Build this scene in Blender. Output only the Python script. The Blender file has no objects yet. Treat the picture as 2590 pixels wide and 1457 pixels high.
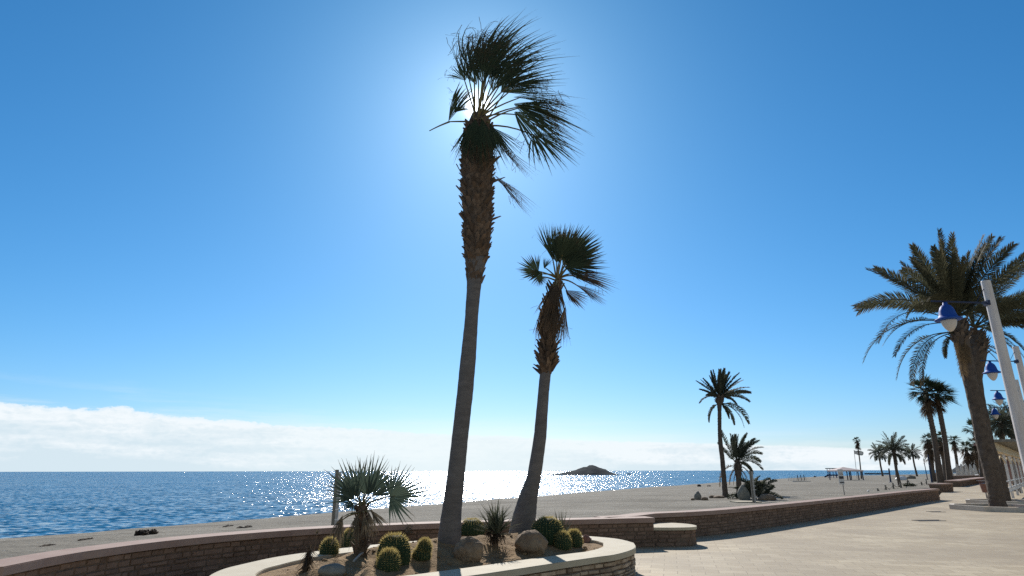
import bpy, math, random
from mathutils import Vector, Matrix, noise
random.seed(7)
R = math.radians
V = Vector
scn = bpy.context.scene
col = scn.collection
UP = V((0, 0, 1))

# ------------------------------------------------------------------ camera
FP, CX, CY, H = 1535.0, 1295.0, 728.5, 1.6
TH = math.atan(462.5 / FP)
RO = R(0.10)
cam_d = bpy.data.cameras.new('camera')
cam = bpy.data.objects.new('camera', cam_d)
col.objects.link(cam)
cam_d.sensor_width = 36.0
cam_d.lens = 36.0 * FP / 2590.0
cam_d.clip_start = 0.1
cam_d.clip_end = 120000.0
R0 = V((1, 0, 0)); U0 = V((0, -math.sin(TH), math.cos(TH))); F0 = V((0, math.cos(TH), math.sin(TH)))
cr, sr = math.cos(RO), math.sin(RO)
RX = R0 * cr - U0 * sr
UX = R0 * sr + U0 * cr
m = Matrix((RX, UX, -F0)).transposed().to_4x4()
m.translation = V((0, 0, H))
cam.matrix_world = m
scn.camera = cam

def ray(px, py):
    u = (px - CX) / FP; v = (CY - py) / FP
    return RX * u + UX * v + F0

def G(px, py, z=0.0):                      # where the sight line meets the level z
    r = ray(px, py); t = (z - H) / r.z
    return V((r.x * t, r.y * t, z))

def PY(px, py, y):                         # where it meets the vertical plane at y
    r = ray(px, py); t = y / r.y
    return V((r.x * t, y, H + r.z * t))

def ppm(p):                                # metres per photo pixel at a point
    return (p - V((0, 0, H))).dot(F0) / FP

# ------------------------------------------------------------------ mesh building
ORG = {}

class MB:
    def __init__(s):
        s.v = []; s.f = []; s.m = []; s.t = []
    def add(s, vs, fs, mat=0, t=0.0):
        b = len(s.v)
        s.v.extend(vs)
        s.t.extend(t if isinstance(t, (list, tuple)) else [t] * len(vs))
        for f in fs:
            s.f.append(tuple(i + b for i in f)); s.m.append(mat)
    def box(s, c, d, rz=0.0, mat=0, t=0.0, M=None):
        x, y, z = d[0] / 2, d[1] / 2, d[2] / 2
        M = M or Matrix.Rotation(rz, 3, 'Z')
        c = V(c)
        vs = [c + M @ V((a * x, b * y, e * z)) for e in (-1, 1) for a, b in ((-1, -1), (1, -1), (1, 1), (-1, 1))]
        s.add(vs, [(3, 2, 1, 0), (4, 5, 6, 7), (0, 1, 5, 4), (1, 2, 6, 5), (2, 3, 7, 6), (3, 0, 4, 7)], mat, t)
    def tube(s, pts, rad, n=8, mat=0, t=0.0, jit=0.0, caps=True):
        pts = [V(p) for p in pts]
        if not isinstance(rad, (list, tuple)): rad = [rad] * len(pts)
        d = (pts[1] - pts[0]).normalized()
        a = d.orthogonal().normalized()
        vs = []
        for i, p in enumerate(pts):
            d = (pts[min(i + 1, len(pts) - 1)] - pts[max(i - 1, 0)]).normalized()
            a = (a - d * a.dot(d)).normalized(); b = d.cross(a)
            for k in range(n):
                w = 2 * math.pi * k / n
                r = rad[i] * (1 + (random.uniform(-jit, jit) if jit else 0))
                vs.append(p + (a * math.cos(w) + b * math.sin(w)) * r)
        fs = []
        for i in range(len(pts) - 1):
            for k in range(n):
                k2 = (k + 1) % n
                fs.append((i * n + k, i * n + k2, (i + 1) * n + k2, (i + 1) * n + k))
        if caps:
            fs.append(tuple(range(n - 1, -1, -1)))
            e = (len(pts) - 1) * n
            fs.append(tuple(range(e, e + n)))
        s.add(vs, fs, mat, t)
    def lathe(s, c, prof, n=20, mat=0, t=0.0):   # prof: (r, z) from bottom to top
        c = V(c); vs = []
        for r, z in prof:
            for k in range(n):
                w = 2 * math.pi * k / n
                vs.append(c + V((r * math.cos(w), r * math.sin(w), z)))
        fs = []
        for i in range(len(prof) - 1):
            for k in range(n):
                k2 = (k + 1) % n
                fs.append((i * n + k, i * n + k2, (i + 1) * n + k2, (i + 1) * n + k))
        fs.append(tuple(range(n - 1, -1, -1)))
        e = (len(prof) - 1) * n
        fs.append(tuple(range(e, e + n)))
        s.add(vs, fs, mat, t)
    def rock(s, c, r, seed=0, amp=0.22, mat=0, nu=26, nv=16, freq=1.3):
        c = V(c); vs = []; o = V((seed * 7.3, seed * 3.1, seed * 1.7))
        for j in range(nv + 1):
            ph = math.pi * j / nv
            for i in range(nu):
                w = 2 * math.pi * i / nu
                d = V((math.sin(ph) * math.cos(w), math.sin(ph) * math.sin(w), math.cos(ph)))
                k = 1 + amp * 1.25 * noise.noise(d * freq + o) - amp * 0.5 * abs(noise.noise(d * freq * 1.7 + o * 2)) + amp * 0.55 * noise.noise(d * freq * 3 + o) + amp * 0.25 * noise.noise(d * freq * 8 + o)
                # flattened facets
                vs.append(c + V((d.x * r[0], d.y * r[1], d.z * r[2])) * k)
        fs = []
        for j in range(nv):
            for i in range(nu):
                i2 = (i + 1) % nu
                fs.append((j * nu + i, (j + 1) * nu + i, (j + 1) * nu + i2, j * nu + i2))
        s.add(vs, fs, mat)
    def strip(s, secs, mat=0, ts=None):          # sections of equal vert count joined to a sheet
        n = len(secs[0]); vs = [p for q in secs for p in q]
        fs = [(i * n + k, i * n + k + 1, (i + 1) * n + k + 1, (i + 1) * n + k) for i in range(len(secs) - 1) for k in range(n - 1)]
        t = 0.0 if ts is None else [x for x in ts for _ in range(n)]
        s.add(vs, fs, mat, t)
    def build(s, name, mats, parent=None, smooth=False, loc=None):
        org = ORG[parent] if parent else V(loc if loc is not None else (0, 0, 0))
        me = bpy.data.meshes.new(name)
        me.from_pydata([tuple(v - org) for v in s.v], [], s.f)
        if not isinstance(mats, (list, tuple)): mats = [mats]
        for q in mats: me.materials.append(q)
        me.polygons.foreach_set('material_index', s.m)
        if smooth: me.polygons.foreach_set('use_smooth', [True] * len(s.f))
        at = me.attributes.new('tip', 'FLOAT', 'POINT')
        at.data.foreach_set('value', [float(x) for x in s.t])
        me.update()
        o = bpy.data.objects.new(name, me)
        col.objects.link(o)
        if parent: o.parent = parent
        else: o.location = org
        ORG[o] = org
        return o

def tag(o, label=None, cat=None, group=None, kind=None):
    if label: o['label'] = label
    if cat: o['category'] = cat
    if group: o['group'] = group
    if kind: o['kind'] = kind
    return o

def thing(name, label, cat, loc, group=None):
    o = bpy.data.objects.new(name, None)
    o.empty_display_size = 0.2
    o.location = loc
    col.objects.link(o)
    ORG[o] = V(loc)
    return tag(o, label, cat, group)

def copy_tree(o, parent=None):
    c = o.copy(); col.objects.link(c)
    if parent: c.parent = parent
    for ch in list(o.children): copy_tree(ch, c)
    return c

def catmull(pts, step):
    pts = [V((p[0], p[1], 0)) for p in pts]; out = []
    for i in range(len(pts) - 1):
        p0, p1, p2, p3 = pts[max(i - 1, 0)], pts[i], pts[i + 1], pts[min(i + 2, len(pts) - 1)]
        n = max(1, int((p2 - p1).length / step))
        for k in range(n):
            t = k / n
            out.append(0.5 * ((2 * p1) + (p2 - p0) * t + (2 * p0 - 5 * p1 + 4 * p2 - p3) * t * t + (3 * p1 - p0 - 3 * p2 + p3) * t ** 3))
    out.append(pts[-1])
    return out

def interp(tab, x):
    if x <= tab[0][0]: return tab[0][1]
    for (a, b), (c, d) in zip(tab, tab[1:]):
        if x <= c: return b + (d - b) * (x - a) / (c - a)
    return tab[-1][1]

def sstep(a, b, x):
    t = min(1, max(0, (x - a) / (b - a))); return t * t * (3 - 2 * t)

# ------------------------------------------------------------------ materials
def nodes_of(mt):
    mt.use_nodes = True
    nt = mt.node_tree; nt.nodes.clear()
    return nt

def nd(nt, typ, ins=None, **props):
    n = nt.nodes.new(typ)
    for k, v in props.items(): setattr(n, k, v)
    for k, v in (ins or {}).items():
        sock = n.inputs[k]
        if isinstance(v, bpy.types.NodeSocket): nt.links.new(v, sock)
        else: sock.default_value = v
    return n

def mth(nt, op, a, b=None, c=None, clamp=False):
    n = nt.nodes.new('ShaderNodeMath'); n.operation = op; n.use_clamp = clamp
    for i, v in enumerate((a, b, c)):
        if v is None: continue
        if isinstance(v, bpy.types.NodeSocket): nt.links.new(v, n.inputs[i])
        else: n.inputs[i].default_value = v
    return n.outputs[0]

def ramp(nt, fac, stops, interp_='LINEAR'):
    n = nt.nodes.new('ShaderNodeValToRGB'); e = n.color_ramp.elements
    n.color_ramp.interpolation = interp_
    while len(e) < len(stops): e.new(0.5)
    for i, (p, c) in enumerate(stops):
        e[i].position = p; e[i].color = (c[0], c[1], c[2], 1) if not isinstance(c, (int, float)) else (c, c, c, 1)
    nt.links.new(fac, n.inputs[0])
    return n.outputs[0]

def mixc(nt, fac, a, b, blend='MIX'):
    n = nt.nodes.new('ShaderNodeMix'); n.data_type = 'RGBA'; n.blend_type = blend
    for i, v in ((0, fac), (6, a), (7, b)):
        if isinstance(v, bpy.types.NodeSocket): nt.links.new(v, n.inputs[i])
        else: n.inputs[i].default_value = v if i == 0 else (v[0], v[1], v[2], 1)
    return n.outputs[2]

def c4(c): return (c[0], c[1], c[2], 1.0)

def simple(name, c1, c2=None, scale=6.0, rough=0.8, bump=0.0, bscale=None, bdist=0.02, island=0.0, metal=0.0, stretch=None, spec=0.2):
    mt = bpy.data.materials.new(name); nt = nodes_of(mt)
    out = nd(nt, 'ShaderNodeOutputMaterial')
    geo = nd(nt, 'ShaderNodeTexCoord')
    vec = geo.outputs['Object']
    if stretch: vec = nd(nt, 'ShaderNodeMapping', {'Vector': vec, 'Scale': stretch}).outputs[0]
    ns = nd(nt, 'ShaderNodeTexNoise', {'Vector': vec, 'Scale': scale, 'Detail': 6.0, 'Roughness': 0.62})
    f = ramp(nt, ns.outputs['Fac'], [(0.32, 0.0), (0.68, 1.0)])
    base = mixc(nt, f, c1, c2 or c1)
    if island:
        g = nd(nt, 'ShaderNodeNewGeometry')
        k = ramp(nt, g.outputs['Random Per Island'], [(0, 1 - island), (1, 1 + island)])
        hs = nd(nt, 'ShaderNodeHueSaturation', {'Color': base, 'Value': k})
        base = hs.outputs[0]
    p = nd(nt, 'ShaderNodeBsdfPrincipled', {'Base Color': base, 'Roughness': rough, 'Metallic': metal, 'Specular IOR Level': spec})
    if bump:
        nb = nd(nt, 'ShaderNodeTexNoise', {'Vector': vec, 'Scale': bscale or scale * 4, 'Detail': 5.0, 'Roughness': 0.65})
        b = nd(nt, 'ShaderNodeBump', {'Height': nb.outputs['Fac'], 'Strength': bump, 'Distance': bdist})
        nt.links.new(b.outputs[0], p.inputs['Normal'])
    nt.links.new(p.outputs[0], out.inputs[0])
    return mt

def leafmat(name, g1, g2, dry, dry_at=0.75, dry_amt=0.8, trans=0.3, rough=0.7):
    mt = bpy.data.materials.new(name); nt = nodes_of(mt)
    out = nd(nt, 'ShaderNodeOutputMaterial')
    g = nd(nt, 'ShaderNodeNewGeometry')
    at = nd(nt, 'ShaderNodeAttribute', attribute_name='tip')
    base = mixc(nt, g.outputs['Random Per Island'], g1, g2)
    ns = nd(nt, 'ShaderNodeTexNoise', {'Scale': 2.5, 'Detail': 3.0})
    s = mth(nt, 'ADD', at.outputs['Fac'], mth(nt, 'MULTIPLY', mth(nt, 'SUBTRACT', ns.outputs['Fac'], 0.5), 0.7))
    d = ramp(nt, s, [(dry_at - 0.12, 0.0), (min(1.0, dry_at + 0.2), dry_amt)])
    base = mixc(nt, d, base, dry)
    p = nd(nt, 'ShaderNodeBsdfPrincipled', {'Base Color': base, 'Roughness': rough, 'Specular IOR Level': 0.12})
    tr = nd(nt, 'ShaderNodeBsdfTranslucent', {'Color': base})
    mx = nd(nt, 'ShaderNodeMixShader', {0: trans, 1: p.outputs[0], 2: tr.outputs[0]})
    nt.links.new(mx.outputs[0], out.inputs[0])
    return mt

M = {}
M['leaf'] = leafmat('fan_leaf', (0.028, 0.044, 0.026), (0.048, 0.064, 0.036), (0.11, 0.072, 0.042), 0.8, 0.7, 0.22)
M['leaf_dry'] = leafmat('dry_fan_leaf', (0.058, 0.044, 0.033), (0.092, 0.068, 0.048), (0.15, 0.098, 0.058), 0.6, 0.8, 0.25, 0.7)
M['leaf_grey'] = leafmat('dwarf_fan_leaf', (0.045, 0.068, 0.054), (0.078, 0.10, 0.072), (0.15, 0.115, 0.08), 0.78, 0.7, 0.35)
M['leaf_tan'] = leafmat('withered_leaf', (0.10, 0.08, 0.055), (0.18, 0.145, 0.10), (0.24, 0.19, 0.13), 0.7, 0.6, 0.2, 0.7)
M['date'] = leafmat('date_leaf', (0.060, 0.066, 0.042), (0.11, 0.105, 0.065), (0.19, 0.135, 0.08), 0.7, 0.7, 0.35)
M['date_far'] = leafmat('far_date_leaf', (0.055, 0.065, 0.05), (0.095, 0.10, 0.068), (0.15, 0.115, 0.075), 0.75, 0.6, 0.35)
M['date_dry'] = leafmat('dry_date_leaf', (0.13, 0.088, 0.05), (0.20, 0.14, 0.08), (0.22, 0.15, 0.08), 0.6, 0.7, 0.2, 0.7)
M['yucca'] = leafmat('yucca_leaf', (0.07, 0.085, 0.06), (0.13, 0.135, 0.09), (0.20, 0.17, 0.11), 0.8, 0.6, 0.2)
M['petiole'] = simple('petiole', (0.16, 0.15, 0.06), (0.22, 0.16, 0.08), 8, 0.5)
M['trunk'] = simple('palm_bark', (0.115, 0.104, 0.10), (0.175, 0.158, 0.15), 5, 0.9, 0.3, 9, 0.02, stretch=(1, 1, 3))
M['boot'] = simple('leaf_stub_bark', (0.085, 0.058, 0.042), (0.17, 0.12, 0.085), 9, 0.9, 0.25, 20, 0.01, island=0.35)
M['dtrunk'] = simple('date_bark', (0.08, 0.062, 0.05), (0.14, 0.11, 0.088), 5, 0.92, 0.3, 10, 0.03, island=0.3)
M['coping'] = simple('reddish_concrete', (0.29, 0.195, 0.162), (0.36, 0.26, 0.215), 2.5, 0.75, 0.15, 60, 0.004)
M['coping_pale'] = simple('cream_concrete', (0.43, 0.37, 0.27), (0.51, 0.45, 0.34), 3, 0.75, 0.15, 60, 0.004)
M['kerb'] = simple('pale_kerb', (0.52, 0.46, 0.39), (0.62, 0.56, 0.49), 3, 0.8, 0.15, 50, 0.004)
M['foam'] = simple('foam', (0.45, 0.48, 0.5), (0.7, 0.72, 0.73), 3, 0.7)
M['mortar'] = simple('mortar', (0.13, 0.09, 0.066), (0.18, 0.13, 0.096), 10, 0.95, 0.3, 40, 0.01)
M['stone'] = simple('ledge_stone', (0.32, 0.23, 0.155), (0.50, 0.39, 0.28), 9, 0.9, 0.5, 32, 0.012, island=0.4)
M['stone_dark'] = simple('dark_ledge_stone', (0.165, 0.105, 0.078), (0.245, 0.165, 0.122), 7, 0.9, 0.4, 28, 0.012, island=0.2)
M['soil'] = simple('ochre_soil', (0.22, 0.14, 0.072), (0.36, 0.245, 0.135), 3.5, 0.95, 0.9, 22, 0.05)
M['rock'] = simple('brown_rock', (0.18, 0.125, 0.085), (0.30, 0.225, 0.155), 6, 0.9, 0.6, 18, 0.03)
M['rock_grey'] = simple('grey_rock', (0.17, 0.165, 0.14), (0.27, 0.255, 0.22), 6, 0.85, 0.4, 20, 0.02)
M['rock_red'] = simple('red_rock', (0.26, 0.13, 0.10), (0.34, 0.19, 0.14), 9, 0.9, 0.4, 24, 0.02)
M['cactus'] = simple('cactus_skin', (0.018, 0.038, 0.02), (0.032, 0.058, 0.026), 8, 0.7)
M['spine'] = leafmat('cactus_spine', (0.42, 0.33, 0.12), (0.58, 0.46, 0.19), (0.6, 0.5, 0.2), 2.0, 0, 0.5, 0.6)
M['wood'] = simple('weathered_wood', (0.15, 0.14, 0.12), (0.25, 0.23, 0.195), 5, 0.85, 0.3, 20, 0.01, stretch=(4, 4, 0.6))
M['wood_pale'] = simple('pale_wood', (0.36, 0.35, 0.33), (0.5, 0.48, 0.45), 5, 0.8, 0.3, 20, 0.01, stretch=(4, 4, 0.6))
M['white'] = simple('white_paint', (0.62, 0.61, 0.60), (0.72, 0.71, 0.70), 3, 0.5, 0.05, 40, 0.002)
M['pole'] = simple('pale_pole_paint', (0.50, 0.45, 0.43), (0.70, 0.66, 0.64), 2.5, 0.5, stretch=(3, 3, .5))
M['globe'] = simple('lamp_globe', (0.50, 0.46, 0.42), (0.58, 0.54, 0.50), 3, 0.3)
M['blue'] = simple('blue_paint', (0.010, 0.06, 0.30), (0.018, 0.085, 0.38), 3, 0.55)
M['blue_dark'] = simple('dark_blue_paint', (0.018, 0.03, 0.07), (0.028, 0.045, 0.10), 5, 0.6)
M['cream'] = simple('cream_paint', (0.55, 0.44, 0.28), (0.64, 0.53, 0.36), 3, 0.6)
M['dark'] = simple('dark_cloth', (0.035, 0.033, 0.032), (0.06, 0.055, 0.05), 4, 0.85)
M['hedge'] = leafmat('hedge_leaf', (0.03, 0.045, 0.025), (0.065, 0.08, 0.04), (0.08, 0.07, 0.04), 0.9, 0.3, 0.2)
M['brown_wall'] = simple('brown_render', (0.20, 0.105, 0.085), (0.25, 0.14, 0.11), 2, 0.9)
M['glass'] = simple('window_glass', (0.05, 0.06, 0.07), (0.09, 0.1, 0.11), 1, 0.1)
M['canvas'] = simple('off_white_canvas', (0.50, 0.48, 0.45), (0.60, 0.58, 0.54), 4, 0.85)
M['pinkroof'] = simple('pinkish_canvas', (0.52, 0.42, 0.40), (0.60, 0.50, 0.47), 4, 0.8)
M['iron'] = simple('cast_iron', (0.05, 0.045, 0.04), (0.10, 0.09, 0.08), 8, 0.6)
M['rope'] = simple('rope', (0.25, 0.22, 0.18), (0.33, 0.3, 0.25), 8, 0.9)
M['weed'] = simple('seaweed', (0.035, 0.025, 0.02), (0.07, 0.05, 0.035), 8, 0.9, 0.5, 30, 0.02)
M['island'] = simple('island_rock', (0.03, 0.038, 0.045), (0.06, 0.066, 0.07), 0.12, 0.95, 0.5, 0.3, 1.0, spec=0.02)
M['signtext'] = simple('dark_sign_print', (0.06, 0.055, 0.06), (0.09, 0.085, 0.09), 6, 0.6)
M['grey_metal'] = simple('grey_metal', (0.22, 0.20, 0.19), (0.28, 0.26, 0.25), 5, 0.5)
M['flag_rim'] = simple('flag_rim', (0.10, 0.16, 0.13), (0.14, 0.2, 0.17), 5, 0.8)

# sand
def sand_mat():
    mt = bpy.data.materials.new('grey_sand'); nt = nodes_of(mt)
    out = nd(nt, 'ShaderNodeOutputMaterial')
    g = nd(nt, 'ShaderNodeNewGeometry'); pos = g.outputs['Position']
    n1 = nd(nt, 'ShaderNodeTexNoise', {'Vector': pos, 'Scale': 0.16, 'Detail': 6.0, 'Roughness': 0.6})
    n2 = nd(nt, 'ShaderNodeTexNoise', {'Vector': pos, 'Scale': 3.2, 'Detail': 5.0, 'Roughness': 0.7})
    base = mixc(nt, ramp(nt, n1.outputs['Fac'], [(0.35, 0), (0.65, 1)]), (0.19, 0.172, 0.142), (0.275, 0.25, 0.21))
    base = mixc(nt, ramp(nt, n2.outputs['Fac'], [(0.60, 0), (0.72, 0.75)]), base, (0.085, 0.075, 0.062))
    sep = nd(nt, 'ShaderNodeSeparateXYZ', {0: pos})
    wet = ramp(nt, mth(nt, 'ADD', sep.outputs[2], 2.0), [(0.14, 1.0), (0.42, 0.0)])
    base = mixc(nt, wet, base, (0.10, 0.092, 0.082))
    mpt = nd(nt, 'ShaderNodeMapping', {'Vector': pos, 'Rotation': (0, 0, R(-60)), 'Scale': (0.05, 0.75, 1.0)})
    st2 = nd(nt, 'ShaderNodeTexNoise', {'Vector': mpt.outputs[0], 'Scale': 1.0, 'Detail': 5.0, 'Roughness': 0.65, 'Distortion': 0.6})
    base = mixc(nt, ramp(nt, st2.outputs['Fac'], [(0.36, 0.75), (0.5, 0.0)]), base, (0.135, 0.12, 0.10))
    base = mixc(nt, ramp(nt, st2.outputs['Fac'], [(0.56, 0.0), (0.68, 0.55)]), base, (0.33, 0.30, 0.255))
    p = nd(nt, 'ShaderNodeBsdfPrincipled', {'Base Color': base, 'Roughness': 0.95, 'Specular IOR Level': 0.1})
    mp = nd(nt, 'ShaderNodeMapping', {'Vector': pos, 'Rotation': (0, 0, R(-52)), 'Scale': (1.0, 0.16, 1.0)})
    trk = nd(nt, 'ShaderNodeTexNoise', {'Vector': mp.outputs[0], 'Scale': 0.9, 'Detail': 3.0, 'Distortion': 0.4})
    foot = nd(nt, 'ShaderNodeTexVoronoi', {'Vector': pos, 'Scale': 2.2, 'Randomness': 1.0}, feature='SMOOTH_F1')
    hsum = mth(nt, 'ADD', mth(nt, 'MULTIPLY', trk.outputs['Fac'], 0.7), mth(nt, 'MULTIPLY', n2.outputs['Fac'], 0.5))
    hsum = mth(nt, 'ADD', hsum, mth(nt, 'MULTIPLY', foot.outputs['Distance'], 0.35))
    b = nd(nt, 'ShaderNodeBump', {'Height': hsum, 'Strength': 1.0, 'Distance': 0.22})
    nt.links.new(b.outputs[0], p.inputs['Normal'])
    nt.links.new(p.outputs[0], out.inputs[0])
    return mt
M['sand'] = sand_mat()

def paver_mat():
    mt = bpy.data.materials.new('promenade_pavers'); nt = nodes_of(mt)
    out = nd(nt, 'ShaderNodeOutputMaterial')
    g = nd(nt, 'ShaderNodeNewGeometry'); pos = g.outputs['Position']
    mp = nd(nt, 'ShaderNodeMapping', {'Vector': pos, 'Rotation': (0, 0, R(14))})
    wob = nd(nt, 'ShaderNodeTexNoise', {'Vector': mp.outputs[0], 'Scale': 0.8, 'Detail': 2.0})
    sx = nd(nt, 'ShaderNodeSeparateXYZ', {0: mp.outputs[0]})
    zig = mth(nt, 'MULTIPLY', mth(nt, 'PINGPONG', sx.outputs[0], 0.22), 0.30)
    y2 = mth(nt, 'ADD', mth(nt, 'ADD', sx.outputs[1], zig), mth(nt, 'MULTIPLY', wob.outputs['Fac'], 0.10))
    vec = nd(nt, 'ShaderNodeCombineXYZ', {0: sx.outputs[0], 1: y2, 2: 0.0}).outputs[0]
    br = nd(nt, 'ShaderNodeTexBrick', {'Vector': vec, 'Color1': c4((0.355, 0.285, 0.19)), 'Color2': c4((0.48, 0.40, 0.28)), 'Mortar': c4((0.26, 0.205, 0.135)),
                                       'Scale': 1.0, 'Mortar Size': 0.010, 'Mortar Smooth': 0.4, 'Bias': 0.0, 'Brick Width': 0.44, 'Row Height': 0.30}, offset=0.5)
    n1 = nd(nt, 'ShaderNodeTexNoise', {'Vector': pos, 'Scale': 0.35, 'Detail': 7.0, 'Roughness': 0.65})
    n2 = nd(nt, 'ShaderNodeTexNoise', {'Vector': pos, 'Scale': 9.0, 'Detail': 5.0, 'Roughness': 0.7})
    base = mixc(nt, ramp(nt, n1.outputs['Fac'], [(0.38, 0.0), (0.62, 0.7)]), br.outputs['Color'], (0.27, 0.215, 0.15))
    base = mixc(nt, ramp(nt, n2.outputs['Fac'], [(0.55, 0.0), (0.8, 0.4)]), base, (0.30, 0.25, 0.19))
    stn = nd(nt, 'ShaderNodeTexNoise', {'Vector': pos, 'Scale': 1.9, 'Detail': 4.0, 'Roughness': 0.6})
    base = mixc(nt, ramp(nt, stn.outputs['Fac'], [(0.685, 0.0), (0.72, 0.6)]), base, (0.22, 0.18, 0.15))
    p = nd(nt, 'ShaderNodeBsdfPrincipled', {'Base Color': base, 'Roughness': 0.75, 'Specular IOR Level': 0.3})
    hgt = mth(nt, 'ADD', mth(nt, 'MULTIPLY', br.outputs['Fac'], -0.6), mth(nt, 'MULTIPLY', n2.outputs['Fac'], 0.45))
    b = nd(nt, 'ShaderNodeBump', {'Height': hgt, 'Strength': 0.4, 'Distance': 0.012})
    nt.links.new(b.outputs[0], p.inputs['Normal'])
    nt.links.new(p.outputs[0], out.inputs[0])
    return mt
M['paver'] = paver_mat()

def sea_mat():
    mt = bpy.data.materials.new('sea_water'); nt = nodes_of(mt)
    out = nd(nt, 'ShaderNodeOutputMaterial')
    g = nd(nt, 'ShaderNodeNewGeometry'); pos = g.outputs['Position']
    def nz(sc, st, det, rot, out_='Color'):
        mp = nd(nt, 'ShaderNodeMapping', {'Vector': pos, 'Rotation': (0, 0, R(rot)), 'Scale': st})
        return nd(nt, 'ShaderNodeTexNoise', {'Vector': mp.outputs[0], 'Scale': sc, 'Detail': det, 'Roughness': 0.5}).outputs[out_]
    # wave slopes at three sizes, straight from noise so that they do not blur away with distance
    def slope(n, k):
        a = nd(nt, 'ShaderNodeVectorMath', {0: n, 1: (0.5, 0.5, 0.5)}, operation='SUBTRACT').outputs[0]
        return nd(nt, 'ShaderNodeVectorMath', {0: a, 1: (k * 1.2, k * 1.05, 0.0)}, operation='MULTIPLY').outputs[0]
    gust = ramp(nt, nz(0.035, (0.5, 1, 1), 2.0, 20, 'Fac'), [(0.35, 0.75), (0.65, 1.15)])
    s1 = slope(nz(0.30, (0.5, 1, 1), 1.0, 12), 0.3)
    s2 = slope(nz(2.6, (0.5, 1, 1), 2.0, -10), 1.5)
    s3 = slope(nz(3.2, (0.6, 1, 1), 1.5, 18), 0.9)
    sm = nd(nt, 'ShaderNodeVectorMath', {0: s1, 1: s2}, operation='ADD').outputs[0]
    sm = nd(nt, 'ShaderNodeVectorMath', {0: sm, 1: s3}, operation='ADD').outputs[0]
    sm = nd(nt, 'ShaderNodeVectorMath', {0: sm, 'Scale': gust}, operation='SCALE').outputs[0]
    nn = nd(nt, 'ShaderNodeVectorMath', {0: sm, 1: (0.0, -0.16, 1.0)}, operation='ADD').outputs[0]
    nn = nd(nt, 'ShaderNodeVectorMath', {0: nn}, operation='NORMALIZE').outputs[0]
    big = nz(0.012, (0.5, 1, 1), 3.0, 0, 'Fac')
    base = mixc(nt, ramp(nt, big, [(0.35, 0), (0.65, 1)]), (0.011, 0.110, 0.215), (0.017, 0.135, 0.25))
    cap = ramp(nt, nz(0.42, (0.35, 1, 1), 6.0, 8, 'Fac'), [(0.695, 0.0), (0.735, 0.8)])
    base = mixc(nt, cap, base, (0.55, 0.62, 0.66))
    p = nd(nt, 'ShaderNodeBsdfPrincipled', {'Base Color': base, 'Roughness': 0.16, 'IOR': 1.33, 'Normal': nn})
    nt.links.new(p.outputs[0], out.inputs[0])
    return mt
M['sea'] = sea_mat()

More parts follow.
